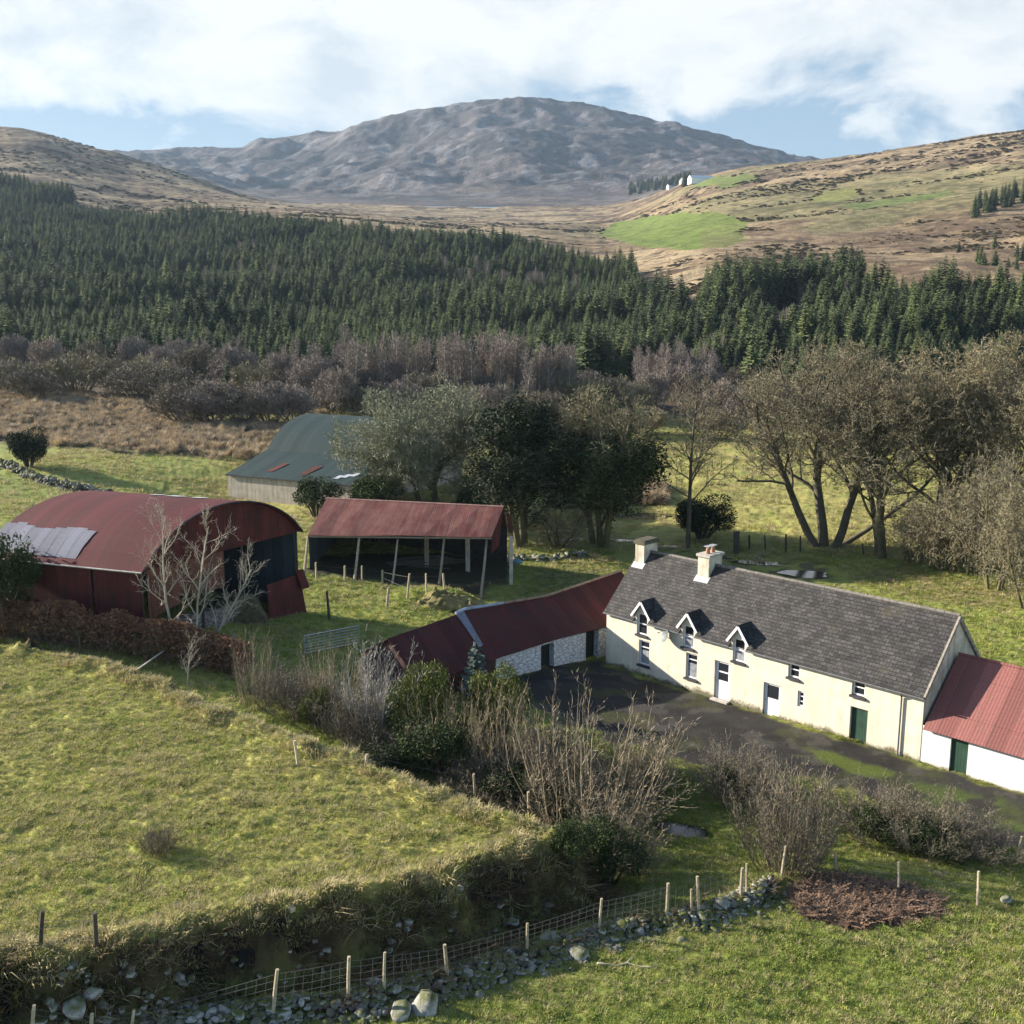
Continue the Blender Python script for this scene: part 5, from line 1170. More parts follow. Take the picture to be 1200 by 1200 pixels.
# ------------------------------------------------------------------ spruce plantation
def plantation():
    g = np.random.default_rng(5); pts = []
    Y = 248.0
    while Y < 1060:
        sp = 3.8+max(0, (Y-300))*.0010; xs = np.arange(-.56*Y, .56*Y, sp); x = xs+g.normal(size=len(xs))*sp*.28; y = Y+g.normal(size=len(xs))*sp*.28; pts.append(np.stack([x, y], 1)); Y += sp*.95
    p = np.concatenate(pts); x, y = p.T; c = 600+F*1.03*x/y
    front = np.interp(c, [-100, 0, 80, 200, 340, 420, 520, 600, 700, 760, 800, 850, 880, 910, 960, 1050, 1300], [285, 283, 270, 278, 262, 262, 280, 275, 255, 258, 285, 282, 262, 250, 246, 246, 246])
    back = np.interp(c, [-100, 0, 100, 200, 330, 430, 520, 600, 690, 735, 750, 790, 812, 850, 1000, 1015, 1060, 1300], [1080, 1060, 920, 860, 830, 800, 770, 740, 640, 590, 480, 400, 360, 440, 430, 380, 352, 350])
    keep = (y > front+6*fbm(x/18, y/18, 61, 3)) & (y < back+25*fbm(x/40, y/40, 62, 3)); n = fbm(x/45, y/45, 63, 3)
    keep &= ~((n > .30) & (y > front+45))                               # small clearings
    keep &= ~((np.abs(y-(560+.22*x+20*fbm(x/80, y/80, 64, 2))) < 3.5) | (np.abs(y-(385-.12*x)) < 2.5)*(c < 700))   # rides
    gap = ((c > 905) & (c < 1010) & (y > 285) & (y < 330) & (fbm(x/14, y/14, 65, 2) > -.15)) | ((c > 845) & (c < 935) & (y < 275+25*fbm(x/9, y/9, 66, 2)))
    keep &= ~gap
    x, y = x[keep], y[keep]; z = H0(x, y); hh = (.84+.19*g.normal(size=len(x)).clip(-1.6, 1.6))*(1+.30*fbm(x/55, y/55, 67, 3))*(.74+.48*sm(-.15, .15, fbm(x/90, y/50, 68, 2)))*np.where(y < 300, 1.0, 1.03)
    c = c[keep]; hh *= np.where((c > 830) & (y < 300), 1.08, 1.0)
    order = np.argsort(y); rank = np.empty(len(y), int); rank[order] = np.arange(len(y))
    vis = np.abs(c-600) < 640
    ft = np.interp(c, [-100, 0, 80, 200, 340, 420, 520, 600, 700, 760, 800, 850, 880, 910, 960, 1050, 1300], [285, 283, 270, 278, 262, 262, 280, 275, 255, 258, 285, 282, 262, 250, 246, 246, 246])
    near_ = (y-ft); near_[~vis] = 1e9; sel = np.argsort(near_)[:222]; m = np.zeros(len(x), bool); m[sel] = True
    for i in np.nonzero(m)[0]:
        p_ = T_CON[int(g.integers(3))]; s = hh[i]
        o = link('spruce_tree', p_.me, None, (x[i], y[i], z[i]-.3), (0, 0, g.random()*6.28), (s*g.uniform(.95, 1.3), s*g.uniform(.95, 1.3), s))
        tag(o, 'dark green spruce in the front rows of the plantation across the valley', 'conifer', 'spruces in the front rows of the plantation')
    r = ~m; n = r.sum(); s = hh[r][:, None]*np.stack([g.uniform(.95, 1.3, n), g.uniform(.95, 1.3, n), np.ones(n)], 1)
    src = [bpy.data.objects.new('spruce_source', q.me) for q in T_CON]
    scatter('spruce_plantation', np.stack([x[r], y[r], z[r]-.3], 1), s, np.stack([0*x[r], 0*x[r], g.random(n)*6.28], 1), g.integers(0, 3, n), src, 'dense mass of dark spruce covering the slope behind the front rows', 'forest')
    print('spruces', len(x))
plantation()
# birch and larch pockets inside the wood
def pockets():
    g = random.Random(15)
    for _ in range(34):
        px, py = g.uniform(930, 1005), g.uniform(338, 372); c = at(px, py); put(T_BIRCH[_ % 3], 'birch_tree', c, g.random()*6, 9/12*1.3, g.uniform(8, 11)/12, label='bare birch in the brown pocket within the right hand spruces', cat='tree', group='birches in the pocket among right hand spruces')
    for _ in range(22):
        px, py = g.uniform(850, 930), g.uniform(392, 425); c = at(px, py); put(T_BIRCH[_ % 3], 'birch_tree', c, g.random()*6, 1.2, g.uniform(8, 10)/12, label='bare purplish birch in the dip between left and right spruces', cat='tree', group='birches in the dip between the spruces')
    for (a, b, w, h_, n) in ((255, 278, 30, 5, 16), (425, 300, 26, 5, 14), (520, 316, 22, 5, 12), (330, 322, 26, 4, 10), (640, 330, 22, 5, 12), (120, 300, 26, 5, 10)):
        for _ in range(n):
            c = at(a+g.gauss(0, w), b+18+g.gauss(0, h_)); put(T_BIRCH[_ % 3], 'birch_tree', c, g.random()*6, 1.5, g.uniform(11, 14)/12, label='pinkish bare birch in a gap of the plantation across the valley', cat='tree', group='birches in gaps of the plantation')
pockets()
# trees round the far farm, and on the right-hand hill
def hilltrees():
    g = random.Random(19)
    for k in range(62):
        f = k/62; px = 738+72*f+g.uniform(-4, 4); py = 224-10*f+g.uniform(-4, 5); c = at(px, py); s = g.uniform(1.3, 1.9)
        tag(link('spruce_tree', T_CON[k % 3].me, None, c-Vector((0, 0, .5)), (0, 0, g.random()*6), (s*1.5, s*1.5, s)), 'dark spruce in the shelter belt beside the white house on the far hill', 'conifer', 'spruces beside the far white house')
    for k in range(40):
        px = g.uniform(1140, 1215); py = 252-(px-1140)*.28+g.uniform(-5, 6); c = at(px, py); s = g.uniform(.9, 1.3)
        tag(link('hill_conifer', T_CON[k % 3].me, None, c-Vector((0, 0, .3)), (0, 0, g.random()*6), (s*.9, s*.9, s)), 'small dark conifer in the clump high on the right hand hill', 'conifer', 'conifers in the clump on the right hand hill')
    for k in range(12):
        px = g.uniform(1120, 1210); py = g.uniform(290, 318); c = at(px, py); s = g.uniform(.4, .8)
        tag(link('spruce_tree', T_CON[k % 3].me, None, c-Vector((0, 0, .3)), (0, 0, g.random()*6), (s, s, s)), 'small scattered spruce on the brown slope above the right hand plantation', 'conifer', 'scattered spruces above the right hand plantation')
hilltrees()
# dark scrub over the hills
def hillscrub():
    g = np.random.default_rng(23); n = 60000; Y = np.exp(g.uniform(math.log(345), math.log(1500), n)); px = g.uniform(560, 1330, n); nl = 16000; px[:nl] = g.uniform(-150, 560, nl); Y[:nl] = np.exp(g.uniform(math.log(850), math.log(1750), nl)); x = (px-600)/(F*1.03)*Y
    m = fbm(x/70, Y/32, 71, 4)+.4*fbm(x/20, Y/12, 72, 3); back = np.interp(px, [-150, 0, 100, 200, 330, 560, 690, 735, 750, 790, 812, 850, 1000, 1060, 1300], [1090, 1070, 930, 870, 850, 780, 660, 590, 500, 420, 380, 455, 445, 365, 360])
    k = (.65*m+.35*fbm(x/6, Y/6, 75, 3) > -.08+.40*g.random(n)) & (Y > back+4)
    for q in HILLP.values(): k &= soft(x, Y, q, 4) < .3
    x = x[k]; Y = Y[k]
    for key in 'abcd':                       # overgrown hedges round the green fields
        q = HILLP[key]
        for a, b in zip(q, np.roll(q, -1, 0)):
            t = g.random(26); ok = fbm(a[0]/20+t*3, a[1]/20+t*3, 74, 2) > -.15; x = np.concatenate([x, (a[0]+(b[0]-a[0])*t+g.normal(size=26)*1.2)[ok]]); Y = np.concatenate([Y, (a[1]+(b[1]-a[1])*t+g.normal(size=26)*1.2)[ok]])
    z = H0(x, Y); n = len(x); far_ = 1+.9*sm(700, 1400, Y)[:, None]; gg = np.random.default_rng(3); d = gg.normal(size=(420, 3)); d /= np.linalg.norm(d, axis=1)[:, None]; d[:, 2] = np.abs(d[:, 2])*.75
    V, Q = leaves(gg, d*gg.uniform(.6, 1.05, (420, 1)), .24); src = loose('scrub_clump', V, [Q], M_GORSE)
    s = far_*g.uniform(.25, 1.3, (n, 1))**1.4*np.stack([g.uniform(.9, 1.8, n), g.uniform(.9, 1.4, n), g.uniform(.5, 1.0, n)], 1)
    scatter('hill_scrub', np.stack([x, Y, z], 1), s, np.stack([0*x, 0*x, g.random(n)*6.28], 1), np.zeros(n), [src], 'dark scrub and heather clumps scattered over the brown hill', 'scrub')
    print('scrub', n)
hillscrub()

# ------------------------------------------------------------------ grasses
M_G1 = leafmat('grass_blades', (.29, .30, .07), (.42, .405, .12), .22, .8, .3)
M_G2 = leafmat('straw_blades', (.34, .29, .145), (.52, .45, .25), .2, .8, .3)
M_G3 = leafmat('lush_blades', (.17, .23, .045), (.27, .32, .07), .22, .8, .3)
M_RUSH = leafmat('rush_blades', (.29, .225, .145), (.47, .385, .265), .25, .85, .2)
TU = [tuft('short_grass', 1, 16, .09, .13, .010, M_G1, 1.2), tuft('straw_grass', 2, 18, .15, .14, .008, M_G2, 1.2), tuft('lush_grass', 3, 16, .10, .13, .010, M_G3, 1.2)]
RU = [tuft('rush', 4, 110, .95, .50, .028, M_RUSH, .9)]
def grass_on(name, n, box, mix, label, size=(.7, 1.3), mask=None, dens=None, src=None, cat='grass'):
    g = np.random.default_rng(abs(hash(name)) % 1000 if False else sum(map(ord, name))); x = g.uniform(box[0], box[1], n); y = g.uniform(box[2], box[3], n); k = mask(x, y); x = x[k]; y = y[k]; z = H0(x, y)
    if dens is not None: k = dens(x, y) > g.random(len(x)); x = x[k]; y = y[k]; z = z[k]
    rel = .11*fbm(x*1.5, y*2.3, 3, 3)+.06*fbm(x*3.6+y, y*5.0, 4, 2)+.10*fbm(x*.45, y*.45, 6, 2)
    s = fsd(x, y); lip = np.exp(-((s-.45)/.5)**2); z = z+rel+lip*(.34+.25*fbm(x*1.2, y*1.2, 12, 3)); z = z+np.exp(-((s+.6)/.9)**2)*(1.0*fbm(x*.7, y*.7, 8, 4)+.4*fbm(x*3.1, y*3.1, 9, 3))
    n = len(x); sc = g.uniform(size[0], size[1], (n, 1))*np.ones((1, 3))*(1+.5*fbm(x*.8, y*.8, 33, 3))[:, None]; mx = np.array(mix(x, y)); u = g.random(n); idx = (u > mx[0]).astype(int)+(u > mx[0]+mx[1]).astype(int)
    print(name, n)
    return scatter(name, np.stack([x, y, z], 1), sc, np.stack([g.normal(size=n)*.15, g.normal(size=n)*.15, g.random(n)*6.28], 1), idx, src or TU, label, cat)
inview = lambda x, y: (np.abs(x/np.maximum(y, 1)) < .70)
grass_on('field_grass', 165000, (-38, 6, 29, 70), lambda x, y: (.62+0*x, .20+.12*fbm(x*.3, y*.3, 36, 3)), 'short yellow green winter grass over the left field', mask=lambda x, y: inview(x, y) & (sdist(x, y, FPOLY) > -.2), dens=lambda x, y: np.clip((46/y)**1.2, .3, 1))
grass_on('bank_grass', 26000, (-28, 8, 29, 66), lambda x, y: (.05+0*x, .93+0*x), 'pale dead grass fringing the edge of the field bank', size=(1.2, 2.3), mask=lambda x, y: inview(x, y) & (np.abs(fsd(x, y)-.25) < .75))
def lowmask(x, y): return inview(x, y) & (fsd(x, y) < -1.9) & (soft(x, y, POLY['yard'], 1) < .4) & (soft(x, y, POLY['bracken'], .6) < .4) & (pudmask(x, y, 1, 1.3)[0] < .3)
grass_on('meadow_grass', 155000, (-14, 36, 26, 58), lambda x, y: (.22+0*x, .10+.18*fbm(x*.35, y*.35, 37, 3)), 'short green grass over the lower right field', mask=lambda x, y: lowmask(x, y) & (x > -14+(46-y)*.2), dens=lambda x, y: np.clip((40/y)**1.2, .3, 1))
grass_on('yard_grass', 75000, (-36, 62, 56, 108), lambda x, y: (.45+0*x, .16+.2*fbm(x*.25, y*.25, 38, 3)), 'rough grass around the barns and behind the farmhouse', size=(1.2, 2.2), mask=lambda x, y: lowmask(x, y) & (soft(x, y, POLY['shed'], 1) < .4) & (soft(x, y, POLY['track'], 1.5) < .5), dens=lambda x, y: 0*x+.8)
grass_on('far_field_grass', 60000, (-60, 75, 100, 190), lambda x, y: (.3+0*x, .6+.2*fbm(x*.1, y*.1, 39, 3)), 'coarse yellow grass over the fields behind the farm', size=(1.6, 3.2), mask=lambda x, y: inview(x, y) & (soft(x, y, POLY['bog'], 4) < .5), dens=lambda x, y: .5+.9*fbm(x*.12, y*.25, 40, 4))
def rushes():
    g = np.random.default_rng(9); lo = POLY['bog'].min(0); hi = POLY['bog'].max(0); n = 9000; x = g.uniform(lo[0], hi[0], n); y = g.uniform(lo[1], hi[1], n); k = soft(x, y, POLY['bog'], 4) > .4
    l2 = POLY['reeds']; x2 = g.uniform(l2[:, 0].min(), l2[:, 0].max(), 3000); y2 = g.uniform(l2[:, 1].min(), l2[:, 1].max(), 3000); k2 = soft(x2, y2, l2, 2) > .4
    x = np.concatenate([x[k], x2[k2]]); y = np.concatenate([y[k], y2[k2]]); r = ridged(x*.32, y*.45, 14, 3); keep = r > .46; x = x[keep]; y = y[keep]; r = r[keep]; n = len(x)
    z = H0(x, y)+.9*(r-.5); s = g.uniform(.55, 1.35, (n, 1))*np.ones((1, 3))
    scatter('rushes', np.stack([x, y, z], 1), s, np.stack([g.normal(size=n)*.25, .35+g.normal(size=n)*.25, g.random(n)*6.28], 1), np.zeros(n), RU, 'pale brown rush tussocks over the boggy ground below the scrub', 'rushes'); print('rushes', n)
rushes()
def bracken():
    g = np.random.default_rng(12); p = POLY['bracken']; n = 2600; x = g.uniform(p[:, 0].min(), p[:, 0].max(), n); y = g.uniform(p[:, 1].min(), p[:, 1].max(), n); k = soft(x, y, p, .7) > .45; x = x[k]; y = y[k]; n = len(x)
    V = []; Q = []
    gg = np.random.default_rng(2)
    for i in range(7):
        a = gg.random()*6.28; L = gg.uniform(.25, .6); d = np.array([math.cos(a), math.sin(a), gg.uniform(-.05, .35)]); s = np.array([-d[1], d[0], 0])
        for j in range(5):
            t = j/5; c = d*L*t; w = .10*(1-t)+.015; k0 = len(V); V += [c, c+d*L*.12+s*w, c+d*L*.2, c+d*L*.12-s*w]; Q.append([k0, k0+1, k0+2, k0+3])
    src = loose('bracken_frond', np.array(V), [np.array(Q)], M_BRACKEN)
    scatter('dead_bracken', np.stack([x, y, H0(x, y)+.03+.12*g.random(n)], 1), g.uniform(.5, 1.15, (n, 1))*np.array([[1, 1, .7]]), np.stack([g.normal(size=n)*.22, g.normal(size=n)*.22, g.random(n)*6.28], 1), np.zeros(n), [src], 'patch of flattened red brown bracken in the lower right field', 'bracken')
bracken()

# ------------------------------------------------------------------ fences
def fence(name, posts, label, mesh=True, strands=(), rad=.055, mat=None, cat='fence', rails=None, zlift=0):
    """posts: (top pixel, foot pixel) - each post a part, wire one part"""
    ft = [at(*b) for t, b in posts]; c = ft[0].copy(); t = empty(name, c, 0, label=label, cat=cat); tops = []
    for k, ((tp, fp), f) in enumerate(zip(posts, ft)):
        d = ray(*tp); s = f.y/d[1]; top = Vector((d[0]*s, f.y, CAMH+d[2]*s)); h = top.z-f.z
        if not .6 < h < 2.2: top = f+Vector((top.x-f.x, 0, 1.25))
        q = MB(); a = f-c; b = top-c; rr = rad*(1+.15*math.sin(k*2.3)); q.tube([a-Vector((0, 0, .3)), a.lerp(b, .5)+Vector((.01*math.sin(k), 0, 0)), b], [rr, rr*.98, rr*.9], 7); q.build('post', mat or M_POST, t); tops.append((a, b))
    w = MB()
    hs = [.12, .28, .44, .6, .76, .9] if mesh else list(strands)
    for (a0, b0), (a1, b1) in zip(tops[:-1], tops[1:]):
        if (a1-a0).length > 14: continue
        for h in hs:
            p0 = a0.lerp(b0, h); p1 = a1.lerp(b1, h); mid = p0.lerp(p1, .5)-Vector((0, 0, .03)); w.tube([p0, mid, p1], .006 if mesh else .007, 3, False)
        if mesh:
            n = max(2, int((a1-a0).length/.3))
            for j in range(1, n):
                f = j/n; lo = a0.lerp(a1, f).lerp(b0.lerp(b1, f), .12); hi = a0.lerp(a1, f).lerp(b0.lerp(b1, f), .9); w.tube([lo-Vector((0, 0, .02)), hi-Vector((0, 0, .02))], .004, 3, False)
    if w.v: w.build('wire_mesh' if mesh else 'wire', M_WIRE, t)
    return t
fence('wire_fence', [((40,1178),(36,1225)), ((108,1188),(104,1225)), ((157,1184),(152,1216)), ((325,1136),(319,1190)), ((409,1121),(408,1172)), ((451,1116),(450,1163)), ((521,1107),(525,1148)), ((618,1082),(617,1118)), ((705,1053),(701,1093)), ((783,1035),(781,1076)), ((810,1042),(811,1073)), ((817,1027),(820,1073)), ((870,1017),(868,1052)), ((875,1012),(875,1050))], 'wire mesh stock fence on timber posts along the tumbled stone wall', rad=.06)
fence('wire_fence', [((921,991),(915,1030)), ((979,1000),(979,1026)), ((1053,1010),(1053,1046)), ((1147,1021),(1146,1062)), ((1196,976),(1190,1010))][:4], 'wire fence on short posts behind the red brown bracken patch', False, (.25, .55, .85), .055)
fence('wire_fence', [((1198,980),(1190,1010)), ((1290,1000),(1285,1040))], 'single leaning pale post and wire at the right edge below the hedge', False, (.5, .85), .06)
fence('wire_fence', [((50,1068),(46,1120)), ((111,1070),(113,1118)), ((-60,1090),(-62,1140))], 'two dark weathered posts with wire on the edge of the left field bank', False, (.4, .8), .075, M_OLDPOST)
fence('wire_fence', [((345,868),(350,898)), ((430,884),(428,903)), ((555,907),(557,946)), ((598,930),(600,952)), ((619,928),(621,968))], 'old fence of odd pale posts along the hedge side of the left field', False, (.35, .6, .88), .075)
fence('wire_fence', [((862,624),(863,646)), ((878,627),(878,645)), ((896,627),(897,646)), ((921,626),(921,647)), ((938,628),(938,647)), ((1011,637),(1012,650)), ((1060,640),(1061,655))], 'dark post and wire fence on the far side of the track behind the farmhouse', False, (.3, .55, .8), .09, M_OLDPOST)
fence('wire_fence', [((370,659),(371,679)), ((404,663),(404,681)), ((424,663),(424,682)), ((448,668),(448,683)), ((480,672),(477,701)), ((499,672),(500,695)), ((519,672),(521,690))], 'row of short leaning timber posts in front of the open pole shed', False, (.4, .85), .085)
def lone(name, tp, fp, rad, mat, label):
    f = at(*fp); d = ray(*tp); s = f.y/d[1]; top = Vector((d[0]*s, f.y, CAMH+d[2]*s)); m = MB(); m.tube([Vector((0, 0, -.3)), (top-f)*.5, top-f], [rad, rad, rad*.9], 8); tag(m.build(name, mat, None, loc=f), label, 'post')
lone('fence_post', (383,693), (386,726), .10, M_OLDPOST, 'single black post standing in grass between barn and pole shed')
lone('fence_post', (456,688), (453,712), .11, M_TIMBER, 'thick leaning post at the left of the mossy mound by the shed')
lone('gate_pier', (863,623), (863,648), .32, M_OLDPOST, 'thick dark gate pier at the left end of the fence behind the farmhouse')
# field gate
def gate():
    a = at(357,768); b = at(421,755); d = b-a; L = d.length; t = empty('field_gate', a, math.atan2(d.y, d.x), label='galvanised tubular field gate standing ajar left of the maroon roofed outbuilding', cat='gate'); H = 1.25
    m = MB(); dz = b.z-a.z
    for x in (0, L): m.tube([(x, 0, .15+dz*x/L), (x, 0, H+.1+dz*x/L)], .04, 8)
    m.tube([(0, 0, .15), (L, 0, .15+dz)], .035, 8); m.tube([(0, 0, H+.1), (L, 0, H+.1+dz)], .035, 8); m.build('frame', M_GALV, t)
    for k in range(1, 6): q = MB(); z = .15+(H-.05)*k/6; q.tube([(0, 0, z), (L, 0, z+dz)], .026, 6); q.build('rail', M_GALV, t)
    q = MB(); q.tube([(L*.45, -.01, .15), (L*.45, -.01, H+.1)], .03, 6); q.build('upright', M_GALV, t)
gate()
def railpieces():
    for px0, px1, lb in (((160,795), (205,768), 'thin grey pole leaning in the brown hedge'), ((262,772), (276,756), 'short grey board beside the fallen red sheet')):
        a = at(*px0)+Vector((0, 0, .5)); b = at(*px1)+Vector((0, 0, .8)); m = MB(); m.bar((0, 0, 0), tuple(b-a), .09, .05); tag(m.build('timber_rail', M_STEM_GREY, None, loc=a), lb, 'pole')
    c = at(275,775); m = MB(); m.slab([(-1.1,-.9,.1), (1.3,-.7,.12), (1.1,.9,.5), (-.9,.8,.45)], .03); tag(m.build('tin_sheet', M_TIN_DARK, None, loc=c), 'fallen dull red tin sheet on the grass right of the brown hedge', 'tin sheet')
    c = at(336,1068); m = MB(); m.bar((-.35, .3, .3), (.3, -.3, .22), .2, .14); tag(m.build('timber_block', M_POST, None, loc=c), 'pale sawn timber block on the edge of the field bank', 'timber')
railpieces()

# ------------------------------------------------------------------ tumbled stone wall, boulders
def rock(r, s, V, Fc, c, el=(1, 1, .75)):
    """one rough stone: a jittered, flattened icosphere"""
    i0 = len(V); q = Euler((r.uniform(-.5, .5), r.uniform(-.5, .5), r.uniform(0, 6.28))).to_matrix(); e = (el[0]*r.uniform(.75, 1.3), el[1]*r.uniform(.75, 1.2), el[2]*r.uniform(.7, 1.2))
    pl = [(Vector((r.gauss(0, 1), r.gauss(0, 1), r.gauss(0, 1))).normalized(), r.uniform(.45, .85)) for _ in range(8)]
    for v in ICO_V:
        p = Vector(v)*r.uniform(.95, 1.05)
        for n, k in pl:
            o = p.dot(n)
            if o > k: p = p-n*(o-k)
        p = q@Vector((p.x*e[0]*s, p.y*e[1]*s, p.z*e[2]*s)); V.append((c[0]+p.x, c[1]+p.y, c[2]+p.z))
    for f in ICO_F: Fc.append([i0+k for k in f])
import bmesh
_b = bmesh.new(); bmesh.ops.create_icosphere(_b, subdivisions=2, radius=1); ICO_V = [v.co[:] for v in _b.verts]; ICO_F = [[v.index for v in f.verts] for f in _b.faces]; _b.free()
def stonemat():
    m, nt, b = newmat('lichened_stone', .9); co = coord(nt, 'Object'); g = N(nt, 'ShaderNodeNewGeometry'); n = noise(nt, co, 2.2, 6, .65); n2 = noise(nt, co, 9, 4, .6)
    c = ramp(nt, [(0, (.05, .047, .04)), (.5, (.16, .15, .13)), (1, (.40, .39, .37))], g.outputs['Random Per Island']).outputs[0]
    c = mixc(nt, c, ramp(nt, [(.3, .6), (.7, 1.3)], n2).outputs[0], 1, 'MULTIPLY')
    li = ramp(nt, [(.52, 0), (.6, 1)], n).outputs[0]; c = mixc(nt, c, (.46, .46, .45), mth(nt, 'MULTIPLY', li, .6))
    sp = N(nt, 'ShaderNodeSeparateXYZ'); nt.links.new(g.outputs['Normal'], sp.inputs[0]); mo = mth(nt, 'MULTIPLY', ramp(nt, [(.36, 0), (.52, 1)], noise(nt, co, 1.1, 5, .6)).outputs[0], ramp(nt, [(.3, 0), (.8, 1)], sp.outputs[2]).outputs[0])
    c = mixc(nt, c, (.09, .10, .025), mo); nt.links.new(c, b.inputs['Base Color']); bump(nt, b, n2, .5, .04); return m
M_ROCK = stonemat()
def stonewall(name, px, label, n, size, spread, hgt, seed, cat='stone wall'):
    r = random.Random(seed); pts = [at(*p) for p in px]; c = pts[0].copy(); V = []; Fc = []
    for k in range(n):
        f = r.random()*(len(pts)-1); i = int(f); p = pts[i].lerp(pts[i+1], f-i); d = (pts[i+1]-pts[i]).normalized(); nn = Vector((-d.y, d.x, 0)); o = r.gauss(0, spread); p = p+nn*o; g = hz(p.x, p.y)
        z = g+max(0, hgt*(1-abs(o)/(2.2*spread)))*r.random()**.6; rock(r, size*r.uniform(.45, 1.25), V, Fc, (p.x-c.x, p.y-c.y, z-c.z))
    o = link(name, npmesh(name, np.array(V), [np.array(Fc)], M_ROCK, False), None, c); return tag(o, label, cat)
stonewall('stone_wall', [(60,1240), (180,1212), (260,1200), (330,1190), (408,1178), (470,1166), (525,1153), (580,1135), (620,1122), (665,1108), (700,1098), (745,1090), (785,1080), (830,1077), (875,1055), (905,1035)], 'tumbled mossy dry stone wall in the foreground below the wire mesh fence', 1900, .165, .5, .20, 4)
stonewall('stone_wall', [(0,545), (20,552), (40,562), (62,568), (85,574), (105,578), (130,582)], 'grey field wall of loose stones running down behind the hay barn roof', 380, .32, .4, .9, 5)
stonewall('bank_stones', [(30,1195), (110,1172), (200,1152), (330,1128), (450,1106), (560,1078), (640,1048)], 'rough grey stones showing in the dark face of the field bank', 150, .17, .55, .1, 7, 'stones')
stonewall('stone_heap', [(600,655), (640,655), (690,650)], 'low heap of dark stones under the evergreen and ivy clad trees', 60, .35, .6, .4, 6, 'stones')
def boulder(px, s, seed, label, el=(1.2, 1, .8)):
    r = random.Random(seed); c = at(*px); V = []; Fc = []; rock(r, s, V, Fc, (0, 0, s*.35), el); tag(link('boulder', npmesh('boulder', np.array(V), [np.array(Fc)], M_ROCK), None, c), label, 'boulder')
for a in (((500,1188), .62, 1, 'largest white lichened boulder at the bottom edge below the wire fence'), ((470,1192), .42, 2, 'pale boulder just left of the largest white one'), ((678,1122), .38, 3, 'white streaked boulder under the right half of the stone wall'), ((640,1105), .36, 9, 'grey boulder on top of the stone wall beside the short post'), ((848,1062), .36, 4, 'flat grey slab stone at the right end of the stone wall'), ((90,1185), .42, 5, 'pale stone at the foot of the bank in the bottom left corner'), ((110,1168), .35, 6, 'grey stone sticking out of the dark bank at lower left'), ((600,1082), .3, 7, 'small pale stone at the foot of the dark bank in the sunken lane'), ((1178,1057), .32, 8, 'pale stone in grass at the right edge near the last fence post')): boulder(*a)
# dark overhanging vegetation on the steep field bank
def bankcover():
    g = np.random.default_rng(31); n = 42000; x = g.uniform(-26, 12, n); y = g.uniform(27, 50, n); s = fsd(x, y); wl = wallridge(x, y); k = (((s < -.05) & (s > -2.2)) | ((wl > .12) & (g.random(n) < .35))) & inview(x, y); 
    lowside = sdist(x, y, atpoly([(-300,1120), (0,1128), (200,1085), (400,1052), (560,1005), (668,978), (760,985), (760,1100), (400,1300), (-300,1300)])) > 0; k &= lowside | (wl > .12); x = x[k]; y = y[k]; s = s[k]
    pick = fbm(x*.5, y*.5, 81, 3) > g.uniform(-.55, .5, len(x)); x = x[pick]; y = y[pick]; s = s[pick]; z = H0(x, y)+np.exp(-((s+.6)/.9)**2)*(1.0*fbm(x*.7, y*.7, 8, 4)+.4*fbm(x*3.1, y*3.1, 9, 3)); n = len(x)
    mos = leafmat('moss_blades', (.06, .06, .016), (.16, .145, .038), .35, .9, .1); dk = leafmat('dead_fern', (.07, .045, .024), (.17, .115, .06), .3, .9, .1)
    src = [tuft('moss_tuft', 11, 16, .22, .18, .02, mos, 1.4), tuft('fern_tuft', 12, 14, .42, .2, .016, dk, 1.5), tuft('straw_tuft', 13, 14, .35, .18, .012, M_G2, 1.5)]
    u = g.random(n)+.2*fbm(x*.8, y*.8, 82, 2); idx = np.where(u < .55, 0, np.where(u < .95, 1, 2)); scatter('bank_vegetation', np.stack([x, y, z], 1), g.uniform(.7, 1.4, (n, 1))*np.ones((1, 3)), np.stack([g.normal(size=n)*.3+.35, g.normal(size=n)*.3, g.random(n)*.6-.2], 1), idx, src, 'moss, dead fern and trailing grass over the dark face of the field bank', 'ground cover'); print('bank', n)
bankcover()
def mound():
    c = at(522, 706); t = MB(); n = 40; q = random.Random(8)
    for i in range(n+1):
        for j in range(n+1):
            x = (i/n-.5)*2; y = (j/n-.5)*2; a = np.array([x*3.0]); b = np.array([y*1.5]); h = max(0, 1-x**2)*max(0, 1-y**2)
            t.v.append((x*3.0, y*1.5, h*.95*(1+.9*float(fbm(a*1.3, b*1.3, 93, 4)[0]))+.18*float(fbm(a*4, b*4, 94, 3)[0])-.2))
    for i in range(n):
        for j in range(n): a = i*(n+1)+j; t.f.append((a, a+n+1, a+n+2, a+1))
    tag(t.build('rubble_mound', flat('mossy_rubble', (.16, .14, .055), .95, .6, 2.0, bmp=.6), None, True, loc=c), 'low mossy mound of rubble and straw in front of the pole shed', 'mound')
mound()
def litterbits():
    r = random.Random(6)
    for px, lb in (((700,1132), 'fallen branch lying on the grass below the right end of the stone wall'), ((985,1048), 'bleached branch lying across the bracken patch')):
        c = at(*px); m = MB(); p = Vector((0, 0, .1)); pts = [p]
        for k in range(6): p = p+Vector((.35, r.gauss(0, .12), r.gauss(0, .05))); pts.append(p)
        m.tube(pts, [.05, .045, .04, .035, .03, .02, .01], 6); m.tube([pts[3], pts[3]+Vector((.3, .4, .1))], [.03, .01], 5); tag(m.build('fallen_branch', M_STEM_PALE, None, True, loc=c), lb, 'branch')
litterbits()

